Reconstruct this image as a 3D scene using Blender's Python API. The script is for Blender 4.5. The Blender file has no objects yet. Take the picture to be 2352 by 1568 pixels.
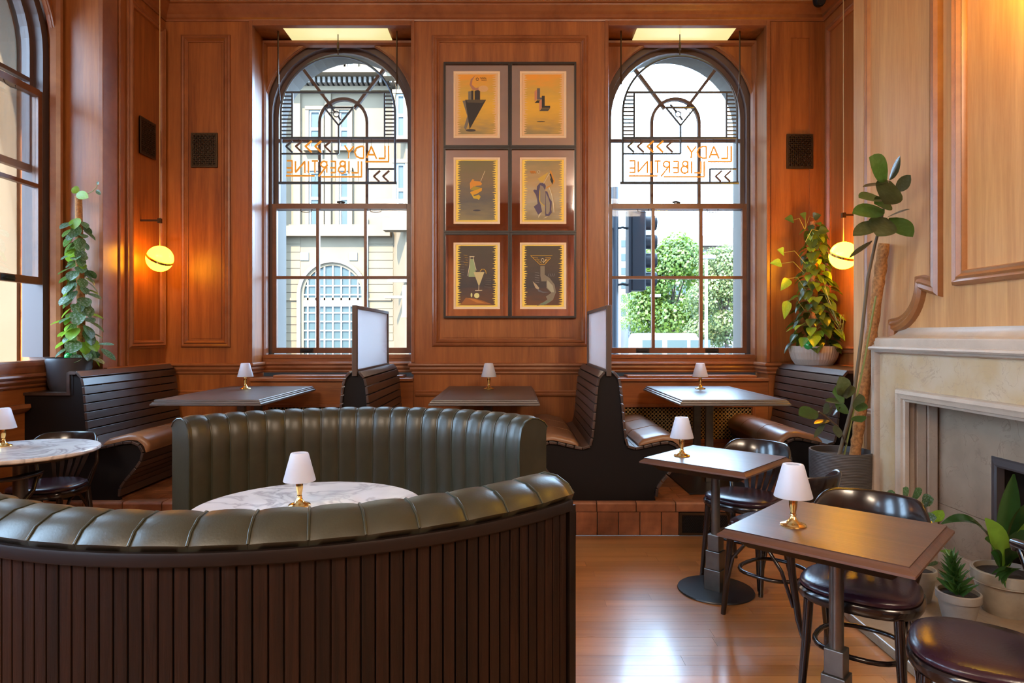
import bpy, math, random
from mathutils import Vector, Matrix
random.seed(7)
PI = math.pi
R = math.radians
C = bpy.context.scene.collection
SC = bpy.context.scene

# ------------------------------------------------------------------ camera, world, sun, large lights, exposure
HC = 1.42                                   # camera height
cam = bpy.data.cameras.new('camera'); cam.sensor_width = 36.0
cam.lens = 36.0 * 1500.0 / 2352.0
cam.shift_y = (770 - 784) / 2352.0 * 1.0
cam.clip_end = 300
camo = bpy.data.objects.new('camera', cam); C.objects.link(camo)
camo.location = (0, 0, HC); camo.rotation_euler = (PI / 2, 0, 0)
SC.camera = camo
SC.view_settings.view_transform = 'Standard'
SC.view_settings.look = 'None'
SC.view_settings.gamma = 1.0
SC.view_settings.use_curve_mapping = False
SC.view_settings.exposure = 1.45

W = bpy.data.worlds.new('sky'); SC.world = W; W.use_nodes = True
bg = W.node_tree.nodes['Background']
bg.inputs[0].default_value = (0.46, 0.71, 1.0, 1); bg.inputs[1].default_value = 8.2

def light(name, kind, loc, energy, color, rot=(0, 0, 0), size=1.0, sy=None):
    l = bpy.data.lights.new(name, kind); l.energy = energy; l.color = color
    if kind == 'AREA':
        l.size = size
        if sy: l.shape = 'RECTANGLE'; l.size_y = sy
    elif kind == 'POINT': l.shadow_soft_size = size
    elif kind == 'SUN': l.angle = R(0.6)
    o = bpy.data.objects.new(name, l); C.objects.link(o); o.location = loc; o.rotation_euler = rot
    return o
sd = Vector((0.30, 1.0, -0.95))              # sun travels this way, over the roof on to the facade opposite
light('sun', 'SUN', (0, -20, 20), 11, (1.0, 0.88, 0.68), sd.to_track_quat('-Z', 'Y').to_euler())
# added fill lights, tilted forward, in place of lamps behind the camera
light('rear_fill_a', 'AREA', (-2.4, -1.4, 4.38), 105, (1.0, 0.80, 0.60), (R(35), 0, 0), 1.6, 1.0)
light('rear_fill_b', 'AREA', (2.1, -1.4, 4.38), 105, (1.0, 0.80, 0.60), (R(35), 0, 0), 1.6, 1.0)

# ------------------------------------------------------------------ helpers
def P(px, py, D):
    """point at depth D seen at pixel px,py of the photograph"""
    return Vector(((px - 1176) / 1500.0 * D, D, HC - (py - 770) / 1500.0 * D))

class MB:
    def __init__(s): s.v = []; s.f = []
    def add(s, vs, fs):
        b = len(s.v); s.v += [tuple(v) for v in vs]; s.f += [tuple(b + i for i in f) for f in fs]; return s
    def box(s, x0, x1, y0, y1, z0, z1):
        return s.add([(x0,y0,z0),(x1,y0,z0),(x1,y1,z0),(x0,y1,z0),(x0,y0,z1),(x1,y0,z1),(x1,y1,z1),(x0,y1,z1)],
                     [(3,2,1,0),(4,5,6,7),(0,1,5,4),(1,2,6,5),(2,3,7,6),(3,0,4,7)])
    def obox(s, c, ax, ay, az, hx, hy, hz):
        c, ax, ay, az = Vector(c), Vector(ax).normalized(), Vector(ay).normalized(), Vector(az).normalized()
        vs = [c + ax*hx*i + ay*hy*j + az*hz*k for k in (-1,1) for j, i in ((-1,-1),(-1,1),(1,1),(1,-1))]
        return s.add(vs, [(3,2,1,0),(4,5,6,7),(0,1,5,4),(1,2,6,5),(2,3,7,6),(3,0,4,7)])
    def rings(s, rings, closed=False, caps=True):
        n = len(rings[0]); m = len(rings); b = len(s.v)
        for r in rings: s.v += [tuple(p) for p in r]
        for i in range(m if closed else m - 1):
            a, c = b + i*n, b + ((i+1) % m)*n
            for j in range(n):
                k = (j+1) % n
                s.f.append((a+j, a+k, c+k, c+j))
        if caps and not closed:
            s.f.append(tuple(b + j for j in reversed(range(n)))); s.f.append(tuple(b + (m-1)*n + j for j in range(n)))
        return s
    def prism(s, poly, fn, t0, t1):
        """polygon of (a,b), fn(a,b,t) -> 3d"""
        return s.rings([[fn(a, b, t0) for a, b in poly], [fn(a, b, t1) for a, b in poly]])
    def tube(s, path, r, n=8, closed=False, flat=1.0):
        path = [Vector(p) for p in path]; m = len(path); rs = []
        up = None
        for i, p in enumerate(path):
            if closed: t = path[(i+1) % m] - path[i-1]
            else: t = path[min(i+1, m-1)] - path[max(i-1, 0)]
            if t.length < 1e-9: t = Vector((0,0,1))
            t.normalize()
            if up is None:
                up = Vector((0,0,1)) if abs(t.z) < 0.9 else Vector((1,0,0))
            a = t.cross(up); 
            if a.length < 1e-6: a = t.orthogonal()
            a.normalize(); b = a.cross(t).normalized(); up = b
            rr = r[i] if isinstance(r, (list, tuple)) else r
            rs.append([p + a*rr*math.cos(2*PI*k/n) + b*rr*flat*math.sin(2*PI*k/n) for k in range(n)])
        return s.rings(rs, closed)
    def lathe(s, prof, c=(0,0,0), n=24, caps=True):
        rs = [[(c[0]+r*math.cos(2*PI*k/n), c[1]+r*math.sin(2*PI*k/n), c[2]+z) for k in range(n)] for r, z in prof]
        return s.rings(rs, False, caps)
    def sweep(s, pts, N, prof, closed=False):
        """profile (u,v): u along t x N, v along N"""
        pts = [Vector(p) for p in pts]; N = Vector(N).normalized(); m = len(pts); rs = []
        for i, p in enumerate(pts):
            t1 = None; t2 = None
            if closed or i > 0: t1 = (p - pts[i-1]).normalized()
            if closed or i < m-1: t2 = (pts[(i+1) % m] - p).normalized()
            t1 = t1 or t2; t2 = t2 or t1
            a, b = t1.cross(N), t2.cross(N)
            d = (a + b) / max(0.25, 1 + a.dot(b))
            rs.append([p + d*u + N*v for u, v in prof])
        return s.rings(rs, closed)
    def build(s, name, mat, parent=None, world=False, smooth=None, bevel=0, kind=None):
        me = bpy.data.meshes.new(name)
        v = s.v
        if world and parent is not None:
            l = parent.location; q = parent.parent
            l = Vector(l)
            while q is not None: l = l + q.location; q = q.parent
            v = [(a-l.x, b-l.y, c-l.z) for a, b, c in v]
        me.from_pydata(v, [], s.f); me.materials.append(mat)
        if smooth is not None:
            me.polygons.foreach_set('use_smooth', [True]*len(me.polygons))
            me.set_sharp_from_angle(angle=R(smooth))
        return put(name, me, parent, bevel, kind)

def put(name, me, parent=None, bevel=0, kind=None):
    o = bpy.data.objects.new(name, me); C.objects.link(o)
    if parent is not None: o.parent = parent
    if bevel:
        b = o.modifiers.new('bevel', 'BEVEL'); b.width = bevel; b.segments = 2; b.limit_method = 'ANGLE'; b.angle_limit = R(40)
    if kind: o['kind'] = kind
    return o
def tag(o, label, cat, group=None):
    o['label'] = label; o['category'] = cat
    if group: o['group'] = group
    return o
def thing(name, loc=(0,0,0), label=None, cat=None, group=None, rz=0):
    o = bpy.data.objects.new(name, None); C.objects.link(o); o.location = loc; o.rotation_euler = (0,0,rz)
    o.empty_display_size = 0.1
    if label: tag(o, label, cat, group)
    return o
def sub(name, parent, loc=(0,0,0)):
    o = bpy.data.objects.new(name, None); C.objects.link(o); o.parent = parent; o.location = loc; return o
def struct(o, label=None):
    o['kind'] = 'structure'
    if label: o['label'] = label
    return o
def copy_tree(o, parent=None):
    c = o.copy(); C.objects.link(c); c.parent = parent
    for ch in list(o.children): copy_tree(ch, c)
    return c
def dup(o, loc, rz=None, label=None, group=None):
    c = copy_tree(o); c.location = loc
    if rz is not None: c.rotation_euler = (0,0,rz)
    if label: c['label'] = label
    if group: c['group'] = group
    return c
def arc(cx, cy, r, a0, a1, n):
    return [(cx + r*math.cos(R(a0+(a1-a0)*i/n)), cy + r*math.sin(R(a0+(a1-a0)*i/n))) for i in range(n+1)]

# ------------------------------------------------------------------ materials
def newmat(name):
    m = bpy.data.materials.new(name); m.use_nodes = True
    return m, m.node_tree.nodes, m.node_tree.links, m.node_tree.nodes['Principled BSDF']
def plain(name, col, rough=0.5, metal=0.0, coat=0.0, emit=None, es=0.0, noise=0.0, nscale=20, bump=0.0, bscale=200, spec=None, rand=0.0):
    m, N, L, b = newmat(name)
    b.inputs['Base Color'].default_value = (*col, 1); b.inputs['Roughness'].default_value = rough
    b.inputs['Metallic'].default_value = metal; b.inputs['Coat Weight'].default_value = coat
    b.inputs['Coat Roughness'].default_value = 0.12
    if spec is not None: b.inputs['Specular IOR Level'].default_value = spec
    if emit: b.inputs['Emission Color'].default_value = (*emit, 1); b.inputs['Emission Strength'].default_value = es
    tc = N.new('ShaderNodeTexCoord')
    src = None
    if noise:
        t = N.new('ShaderNodeTexNoise'); t.inputs['Scale'].default_value = nscale; t.inputs['Detail'].default_value = 5
        L.new(tc.outputs['Object'], t.inputs['Vector'])
        r = N.new('ShaderNodeValToRGB')
        r.color_ramp.elements[0].color = (*[c*(1-noise) for c in col], 1); r.color_ramp.elements[1].color = (*[min(1, c*(1+noise)) for c in col], 1)
        r.color_ramp.elements[0].position = 0.3; r.color_ramp.elements[1].position = 0.7
        L.new(t.outputs['Fac'], r.inputs['Fac']); src = r.outputs['Color']; L.new(src, b.inputs['Base Color'])
    if rand: randomise(m, b, src, col, rand)
    if bump:
        t2 = N.new('ShaderNodeTexNoise'); t2.inputs['Scale'].default_value = bscale; t2.inputs['Detail'].default_value = 3
        L.new(tc.outputs['Object'], t2.inputs['Vector'])
        bp = N.new('ShaderNodeBump'); bp.inputs['Strength'].default_value = bump; bp.inputs['Distance'].default_value = 0.004
        L.new(t2.outputs['Fac'], bp.inputs['Height']); L.new(bp.outputs['Normal'], b.inputs['Normal'])
    return m
def randomise(m, b, src, col, amt):
    N, L = m.node_tree.nodes, m.node_tree.links
    oi = N.new('ShaderNodeObjectInfo')
    mr = N.new('ShaderNodeMapRange'); mr.inputs['To Min'].default_value = 1-amt; mr.inputs['To Max'].default_value = 1+amt
    L.new(oi.outputs['Random'], mr.inputs['Value'])
    mx = N.new('ShaderNodeVectorMath'); mx.operation = 'SCALE'
    if src is not None: L.new(src, mx.inputs[0])
    else: mx.inputs[0].default_value = col
    L.new(mr.outputs['Result'], mx.inputs['Scale']); L.new(mx.outputs[0], b.inputs['Base Color'])
def wood(name, dark, lite, scale=(14, 14, 0.9), rough=0.38, coat=0.0, rand=0.0, bump=0.15, fine=1.0, rv=0.0, spec=None):
    m, N, L, b = newmat(name)
    tc = N.new('ShaderNodeTexCoord'); mp = N.new('ShaderNodeMapping'); mp.inputs['Scale'].default_value = scale
    L.new(tc.outputs['Object'], mp.inputs['Vector'])
    vec = mp.outputs['Vector']
    if rand:
        oi = N.new('ShaderNodeObjectInfo'); ad = N.new('ShaderNodeVectorMath'); ad.operation = 'ADD'
        ml = N.new('ShaderNodeVectorMath'); ml.operation = 'SCALE'; ml.inputs[0].default_value = (37, 23, 51)
        L.new(oi.outputs['Random'], ml.inputs['Scale']); L.new(vec, ad.inputs[0]); L.new(ml.outputs[0], ad.inputs[1]); vec = ad.outputs[0]
    n1 = N.new('ShaderNodeTexNoise'); n1.inputs['Scale'].default_value = 0.55; n1.inputs['Detail'].default_value = 6; n1.inputs['Distortion'].default_value = 0.8
    n2 = N.new('ShaderNodeTexNoise'); n2.inputs['Scale'].default_value = 4.0*fine; n2.inputs['Detail'].default_value = 8; n2.inputs['Roughness'].default_value = 0.7
    L.new(vec, n1.inputs['Vector']); L.new(vec, n2.inputs['Vector'])
    mx = N.new('ShaderNodeMix'); mx.inputs['Factor'].default_value = 0.4
    L.new(n1.outputs['Fac'], mx.inputs['A']); L.new(n2.outputs['Fac'], mx.inputs['B'])
    r = N.new('ShaderNodeValToRGB'); e = r.color_ramp.elements
    e[0].position = 0.36; e[1].position = 0.66; e[0].color = (*dark, 1); e[1].color = (*lite, 1)
    L.new(mx.outputs['Result'], r.inputs['Fac'])
    L.new(r.outputs['Color'], b.inputs['Base Color'])
    if rand: randomise(m, b, r.outputs['Color'], lite, rand)
    b.inputs['Roughness'].default_value = rough; b.inputs['Coat Weight'].default_value = coat; b.inputs['Coat Roughness'].default_value = 0.15
    if spec is not None: b.inputs['Specular IOR Level'].default_value = spec
    if rv:
        mr = N.new('ShaderNodeMapRange'); mr.inputs['To Min'].default_value = rough-rv; mr.inputs['To Max'].default_value = rough+rv
        L.new(n2.outputs['Fac'], mr.inputs['Value']); L.new(mr.outputs['Result'], b.inputs['Roughness'])
    if bump:
        bp = N.new('ShaderNodeBump'); bp.inputs['Strength'].default_value = bump; bp.inputs['Distance'].default_value = 0.002
        L.new(n2.outputs['Fac'], bp.inputs['Height']); L.new(bp.outputs['Normal'], b.inputs['Normal'])
    return m
def marble(name, base, vein, scale=3.0, rough=0.2, width=0.06, cloud=0.25, tint=None):
    m, N, L, b = newmat(name)
    tc = N.new('ShaderNodeTexCoord')
    n = N.new('ShaderNodeTexNoise'); n.inputs['Scale'].default_value = scale; n.inputs['Detail'].default_value = 7; n.inputs['Distortion'].default_value = 1.2
    L.new(tc.outputs['Object'], n.inputs['Vector'])
    s1 = N.new('ShaderNodeMath'); s1.operation = 'SUBTRACT'; s1.inputs[1].default_value = 0.5; L.new(n.outputs['Fac'], s1.inputs[0])
    ab = N.new('ShaderNodeMath'); ab.operation = 'ABSOLUTE'; L.new(s1.outputs[0], ab.inputs[0])
    mr = N.new('ShaderNodeMapRange'); mr.inputs['From Max'].default_value = width; mr.inputs['To Min'].default_value = 1.0; mr.inputs['To Max'].default_value = 0.0
    L.new(ab.outputs[0], mr.inputs['Value'])
    n2 = N.new('ShaderNodeTexNoise'); n2.inputs['Scale'].default_value = scale*0.8; n2.inputs['Detail'].default_value = 3
    L.new(tc.outputs['Object'], n2.inputs['Vector'])
    m1 = N.new('ShaderNodeMath'); m1.operation = 'MULTIPLY'; L.new(mr.outputs['Result'], m1.inputs[0]); L.new(n2.outputs['Fac'], m1.inputs[1])
    mx = N.new('ShaderNodeMix'); mx.data_type = 'RGBA'; L.new(m1.outputs[0], mx.inputs['Factor'])
    t = tint or [c*(1-cloud) for c in base]
    r = N.new('ShaderNodeValToRGB'); e = r.color_ramp.elements; e[0].color = (*t, 1); e[1].color = (*base, 1); e[0].position = 0.35; e[1].position = 0.65
    L.new(n2.outputs['Fac'], r.inputs['Fac']); L.new(r.outputs['Color'], mx.inputs['A']); mx.inputs['B'].default_value = (*vein, 1)
    L.new(mx.outputs['Result'], b.inputs['Base Color']); b.inputs['Roughness'].default_value = rough
    return m
def glassy(name, tint=(1,1,1), refl=0.06):
    m, N, L, b = newmat(name); N.remove(b)
    out = N['Material Output']; t = N.new('ShaderNodeBsdfTransparent'); t.inputs[0].default_value = (*tint, 1)
    g = N.new('ShaderNodeBsdfGlossy'); g.inputs['Roughness'].default_value = 0.02
    f = N.new('ShaderNodeLayerWeight'); f.inputs['Blend'].default_value = 0.2
    ml = N.new('ShaderNodeMath'); ml.operation = 'MULTIPLY'; ml.inputs[1].default_value = 0.5; L.new(f.outputs['Fresnel'], ml.inputs[0])
    x = N.new('ShaderNodeMixShader'); L.new(ml.outputs[0], x.inputs[0]); L.new(t.outputs[0], x.inputs[1]); L.new(g.outputs[0], x.inputs[2])
    L.new(x.outputs[0], out.inputs[0]); return m
def sheer(name, col, trans=0.6, thru=0.0, rough=0.4, ridges=None):
    """diffuse + translucent (+ a little see-through)"""
    m, N, L, b = newmat(name); N.remove(b); out = N['Material Output']
    d = N.new('ShaderNodeBsdfPrincipled'); d.inputs['Base Color'].default_value = (*col, 1); d.inputs['Roughness'].default_value = rough
    t = N.new('ShaderNodeBsdfTranslucent'); t.inputs[0].default_value = (*col, 1)
    x = N.new('ShaderNodeMixShader'); x.inputs[0].default_value = trans; L.new(d.outputs[0], x.inputs[1]); L.new(t.outputs[0], x.inputs[2])
    last = x.outputs[0]
    if thru:
        p = N.new('ShaderNodeBsdfTransparent'); y = N.new('ShaderNodeMixShader'); y.inputs[0].default_value = thru
        L.new(last, y.inputs[1]); L.new(p.outputs[0], y.inputs[2]); last = y.outputs[0]
    if ridges:
        tc = N.new('ShaderNodeTexCoord'); w = N.new('ShaderNodeTexWave'); w.inputs['Scale'].default_value = ridges; w.bands_direction = 'Z'
        L.new(tc.outputs['Object'], w.inputs['Vector']); bp = N.new('ShaderNodeBump'); bp.inputs['Strength'].default_value = 0.5; bp.inputs['Distance'].default_value = 0.004
        L.new(w.outputs['Fac'], bp.inputs['Height']); L.new(bp.outputs['Normal'], d.inputs['Normal'])
    L.new(last, out.inputs[0]); return m
def glow(name, col, s):
    m, N, L, b = newmat(name); b.inputs['Base Color'].default_value = (*col, 1); b.inputs['Roughness'].default_value = 0.3
    b.inputs['Emission Color'].default_value = (*col, 1); b.inputs['Emission Strength'].default_value = s; return m

WD, WL = (0.20, 0.056, 0.012), (0.41, 0.138, 0.032)
M = {}
M['wood'] = wood('panel_wood', WD, WL)
M['wood_h'] = wood('panel_wood_horizontal', WD, WL, scale=(0.9, 14, 14))
M['wood_hy'] = wood('panel_wood_sideways', WD, WL, scale=(14, 0.9, 14))
M['trimwood'] = wood('moulding_wood', (0.20, 0.062, 0.020), (0.34, 0.125, 0.045), scale=(3, 3, 3), rough=0.32, bump=0.05)
M['breast'] = wood('lit_panel_wood', (0.47, 0.200, 0.066), (0.68, 0.345, 0.130), rough=0.34)  # panel wood lightened: window light on the breast is put into its colour
M['breast_trim'] = wood('lit_moulding_wood', (0.26, 0.095, 0.028), (0.40, 0.165, 0.055), scale=(3, 3, 3), rough=0.3, bump=0.05)  # moulding wood lightened for the same window light
M['sash'] = wood('sash_wood', (0.13, 0.05, 0.025), (0.22, 0.09, 0.045), scale=(4, 4, 4), rough=0.35, bump=0.05)
M['sash_out'] = plain('window_bar_paint', (0.10, 0.062, 0.055), 0.45)
M['floor'] = wood('floor_board', (0.30, 0.11, 0.026), (0.47, 0.195, 0.055), scale=(0.9, 16, 16), rough=0.30, rand=0.16, bump=0.10, rv=0.07, spec=1.0, coat=0.6)
M['slat'] = wood('dark_stained_slat', (0.022, 0.012, 0.010), (0.065, 0.036, 0.026), scale=(22, 1.0, 22), rough=0.36, rand=0.25, bump=0.35, spec=0.9)
M['black'] = plain('black_end_panel', (0.006, 0.0045, 0.005), 0.5, spec=0.25)
M['oak'] = wood('brown_oak_slat', (0.0025, 0.0011, 0.0007), (0.024, 0.0088, 0.0040), scale=(60, 60, 2.0), rough=0.5, rand=0.35, bump=0.5, spec=0.3)
M['oakrim'] = wood('dark_oak_rim', (0.004, 0.0022, 0.0018), (0.012, 0.006, 0.004), scale=(3, 3, 20), rough=0.45, spec=0.35)
M['tabletop'] = wood('brown_tabletop', (0.045, 0.018, 0.011), (0.130, 0.052, 0.026), scale=(26, 1.1, 26), rough=0.34, bump=0.3, spec=1.0)
M['boothtop'] = wood('dark_tabletop', (0.030, 0.020, 0.016), (0.075, 0.050, 0.040), scale=(1.2, 22, 22), rough=0.34, bump=0.3, spec=1.0)
M['tile'] = plain('terracotta', (0.30, 0.105, 0.042), 0.55, noise=0.28, nscale=14, bump=0.2, bscale=60, rand=0.15)
M['grout'] = plain('grout', (0.16, 0.11, 0.08), 0.9)
M['ceiling'] = plain('ceiling_paint', (0.55, 0.50, 0.48), 0.7, noise=0.05, nscale=2)
M['green'] = plain('green_leather', (0.037, 0.035, 0.021), 0.37, noise=0.22, nscale=9, bump=0.09, bscale=140)
M['piping'] = plain('green_piping', (0.034, 0.038, 0.026), 0.3)
M['tan'] = plain('tan_leather', (0.215, 0.10, 0.046), 0.34, noise=0.12, nscale=8, bump=0.15, bscale=160)
M['plum'] = plain('plum_leather', (0.030, 0.010, 0.016), 0.27, noise=0.15, nscale=20, bump=0.12, bscale=120)
M['bentwood'] = plain('black_lacquered_bentwood', (0.012, 0.007, 0.006), 0.22, coat=0.3)
M['marble'] = marble('white_marble', (0.72, 0.70, 0.70), (0.20, 0.19, 0.21), 4.0, 0.16, 0.05, 0.15)
M['stone'] = marble('pinkish_limestone', (0.52, 0.40, 0.30), (0.40, 0.29, 0.21), 9.0, 0.32, 0.012, 0.14)
M['yellowmarble'] = marble('yellow_marble', (0.60, 0.44, 0.29), (0.40, 0.28, 0.18), 6.0, 0.24, 0.010, 0.2, (0.56, 0.37, 0.19))
M['slab'] = marble('veined_slab', (0.37, 0.26, 0.18), (0.20, 0.13, 0.09), 5.0, 0.26, 0.012, 0.25)
M['hearth'] = marble('hearth_stone', (0.36, 0.255, 0.165), (0.22, 0.15, 0.1), 5.0, 0.3, 0.02, 0.2)
M['brass'] = plain('polished_brass', (0.80, 0.52, 0.18), 0.16, 1.0)
M['darkbrass'] = plain('dark_bronze', (0.10, 0.065, 0.04), 0.38, 0.8)
M['grille'] = plain('antique_brass_grille', (0.55, 0.38, 0.17), 0.45, 0.25)
M['void'] = plain('dark_void', (0.008, 0.006, 0.005), 0.9)
M['steel'] = plain('raw_steel', (0.15, 0.135, 0.12), 0.36, 0.85, noise=0.2, nscale=12)
M['blacksteel'] = plain('black_steel', (0.025, 0.025, 0.028), 0.34, 0.4)
M['frosted'] = sheer('frosted_shade', (0.82, 0.83, 0.88), 0.55, 0.04, 0.35)
M['reeded'] = sheer('reeded_glass', (0.85, 0.85, 0.88), 0.65, 0.15, 0.15, 110)
M['screenframe'] = plain('bronze_screen_frame', (0.10, 0.07, 0.055), 0.4, 0.3)
M['glass'] = glassy('window_glass')
M['mirror'] = plain('mirror_mount', (0.86, 0.84, 0.84), 0.03, 1.0)
M['artframe'] = plain('black_picture_frame', (0.018, 0.012, 0.010), 0.4)
M['artmount'] = plain('cream_mount', (0.82, 0.60, 0.36), 0.5)
M['globe'] = glow('lit_globe', (1.0, 0.40, 0.010), 9.0)
M['globe2'] = glow('brightly_lit_globe', (1.0, 0.42, 0.005), 30.0)
M['globe3'] = glow('strong_lit_globe', (1.0, 0.62, 0.05), 28.0)
M['cord'] = plain('gold_cord', (0.55, 0.36, 0.16), 0.5)
M['diffuser'] = glow('yellow_diffuser', (0.85, 0.78, 0.36), 0.32)
M['neonframe'] = plain('sign_frame', (0.10, 0.13, 0.17), 0.35, 0.5)
M['neonbrown'] = plain('sign_chevron_brown', (0.16, 0.10, 0.08), 0.4)
M['amber'] = plain('amber_tube', (0.70, 0.27, 0.02), 0.3, emit=(1.0, 0.45, 0.06), es=0.12)
M['potgrey'] = plain('grey_ribbed_pot', (0.062, 0.052, 0.049), 0.5)
M['potblack'] = plain('charcoal_pot', (0.035, 0.032, 0.036), 0.42)
M['potstone'] = plain('pale_ribbed_pot', (0.42, 0.37, 0.32), 0.55)
M['potclay'] = plain('whitewashed_clay', (0.38, 0.32, 0.245), 0.75, noise=0.14, nscale=16, bump=0.3, bscale=60)
M['potclay2'] = plain('grey_clay', (0.27, 0.225, 0.19), 0.75, noise=0.14, nscale=14, bump=0.3, bscale=60)
M['soil'] = plain('soil', (0.03, 0.02, 0.014), 0.9, bump=0.8, bscale=80)
M['coir'] = plain('coir', (0.36, 0.15, 0.045), 0.9, noise=0.4, nscale=60, bump=1.0, bscale=120)
M['stem'] = plain('plant_stem', (0.13, 0.085, 0.045), 0.6)
M['vine'] = plain('green_vine', (0.22, 0.24, 0.07), 0.6)
def leafmat(name, col, back, rough=0.3, mottle=None):
    m, N, L, b = newmat(name); b.inputs['Roughness'].default_value = rough
    tc = N.new('ShaderNodeTexCoord'); n = N.new('ShaderNodeTexNoise'); n.inputs['Scale'].default_value = 9; n.inputs['Detail'].default_value = 3
    L.new(tc.outputs['Object'], n.inputs['Vector'])
    r = N.new('ShaderNodeValToRGB'); e = r.color_ramp.elements
    e[0].color = (*col, 1); e[1].color = (*(mottle or [c*1.35 for c in col]), 1); e[0].position = 0.47; e[1].position = 0.6
    L.new(n.outputs['Fac'], r.inputs['Fac']); randomise(m, b, r.outputs['Color'], col, 0.3)
    out = N['Material Output']; t = N.new('ShaderNodeBsdfTranslucent'); t.inputs[0].default_value = (*back, 1)
    x = N.new('ShaderNodeMixShader'); x.inputs[0].default_value = 0.35
    L.new(b.outputs[0], x.inputs[1]); L.new(t.outputs[0], x.inputs[2]); L.new(x.outputs[0], out.inputs[0]); return m
M['leaf_dark'] = leafmat('rubber_leaf', (0.035, 0.07, 0.022), (0.16, 0.26, 0.03), 0.22)
M['leaf_olive'] = leafmat('rubber_leaf_brown', (0.05, 0.055, 0.028), (0.12, 0.13, 0.03), 0.22)
M['leaf_ivy'] = leafmat('heart_leaf', (0.045, 0.085, 0.03), (0.20, 0.30, 0.04), 0.26)
M['leaf_lime'] = leafmat('young_leaf', (0.16, 0.30, 0.03), (0.35, 0.55, 0.05), 0.35)
M['leaf_silver'] = leafmat('silver_leaf', (0.05, 0.12, 0.045), (0.14, 0.24, 0.05), 0.3, (0.26, 0.33, 0.29))
M['leaf_asp'] = leafmat('aspidistra_leaf', (0.022, 0.06, 0.018), (0.08, 0.2, 0.03), 0.16)
M['leaf_aloe'] = leafmat('aloe_leaf', (0.05, 0.13, 0.03), (0.1, 0.2, 0.03), 0.35)
M['greenglass'] = plain('green_glass', (0.02, 0.30, 0.07), 0.08, coat=0.5)
M['iron'] = plain('fire_surround_iron', (0.075, 0.062, 0.062), 0.45, 0.3)
M['firebrick'] = plain('sooty_brick', (0.10, 0.06, 0.038), 0.8, noise=0.4, nscale=10)
M['outstone'] = plain('sandstone', (0.098, 0.071, 0.042), 0.8, noise=0.10, nscale=1.5)
M['outstone2'] = plain('greyer_sandstone', (0.101, 0.084, 0.069), 0.8, noise=0.1, nscale=1.5)  # greyer, less yellow stone than the main sandstone
M['outglass'] = plain('street_window_glass', (0.026, 0.040, 0.040), 0.35, spec=0.25)
M['outwhite'] = plain('white_window_frame', (0.210, 0.210, 0.210), 0.5)
M['outgrey'] = plain('grey_cladding', (0.067, 0.071, 0.080), 0.6)
M['slate'] = plain('purple_slate', (0.055, 0.048, 0.059), 0.6)
M['street'] = plain('asphalt', (0.042, 0.042, 0.042), 0.8)
M['treeleaf'] = leafmat('tree_leaf', (0.055, 0.105, 0.014), (0.14, 0.22, 0.02), 0.5)
M['treeleaf2'] = leafmat('pale_tree_leaf', (0.09, 0.12, 0.045), (0.17, 0.22, 0.07), 0.5)
M['bark'] = plain('bark', (0.06, 0.045, 0.035), 0.9)
M['signalblack'] = plain('traffic_light_black', (0.006, 0.007, 0.010), 0.5, spec=0.2)
M['polegrey'] = plain('pole_grey', (0.02, 0.024, 0.032), 0.5, spec=0.3)
M['white'] = plain('white_paint', (0.210, 0.210, 0.210), 0.4)
M['red'] = plain('red_paint', (0.45, 0.03, 0.03), 0.4)
M['tyre'] = plain('tyre', (0.02, 0.02, 0.02), 0.8)
M['orangebag'] = plain('orange_cloth', (0.42, 0.2, 0.05), 0.7)

# ------------------------------------------------------------------ the setting
YB, XL, XR, ZC = 6.0, -3.184, 2.868, 4.45       # back wall, left wall, right wall, ceiling
YR = -3.0                                       # rear wall behind the photographer
XBAY = -3.50                                    # window bay of the left wall
PF, PZ = 4.63, 0.24                             # platform front and height
XBR = 2.48                                      # chimney breast
LREC, RREC = (-2.404, -0.904), (0.864, 2.356)   # window recesses of the back wall
YW = 6.30                                       # back of the recesses
WIN_L, WIN_R = -1.672, 1.622

floor = struct(MB().box(-3.6, 3.0, YR, 1.86, -0.10, 0).box(-3.6, 3.0, 1.86, PF + 0.1, -0.10, -0.012).build('floor', M['floor']))
pw = 0.0865
row = 0; y = 1.86
meshes = []
for L_ in (0.7, 0.95, 1.2, 1.45):
    o = MB().box(0.0006, L_ - 0.0006, 0.0006, pw - 0.0006, -0.012, 0).build('floor_board', M['floor']); meshes.append((L_, o.data)); bpy.data.objects.remove(o)
while y < PF - 0.03:
    x = -3.5 - random.random()*0.8
    while x < 2.6:
        L_, me = random.choice(meshes)
        if y > 3.9 or x + L_ > 0.0:
            o = put('floor_board', me, floor); o.location = (x, y, 0)
        x += L_
    y += pw; row += 1
MBF = MB().box(-3.5, 0.2, 1.86, 3.9, -0.012, -0.001)
MBF.build('hidden_boards', M['floor'], floor)

# raised platform in terracotta
plat = struct(MB().box(XBAY, XR, PF + 0.012, 6.3, 0, PZ - 0.012).build('floor_platform', M['grout']))
tw = 0.152
me = MB().box(0.003, tw - 0.003, 0, 0.012, 0.004, 0.168).build('riser_tile', M['tile'], bevel=0.003); rt = me.data; bpy.data.objects.remove(me)
x = XBAY
while x < XR - tw:
    if not (1.04 < x < 1.55):
        o = put('riser_tile', rt, plat, 0.003); o.location = (x, PF, 0)
    x += tw
for a_, b_ in ((1.063, 1.182), (1.559, 1.665)): MB().box(a_, b_, PF, PF + 0.012, 0.004, 0.168).build('riser_tile', M['tile'], plat, bevel=0.003)
e = MB().prism([(0, 0.172), (0.0, 0.225), (0.006, 0.236), (0.016, PZ), (0.11, PZ), (0.11, 0.172)], lambda a, b, t: (t, PF - 0.008 + a, b), 0.003, 0.277).build('edge_tile', M['tile']); et = e.data; bpy.data.objects.remove(e)
x = XBAY - 0.1
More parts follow.
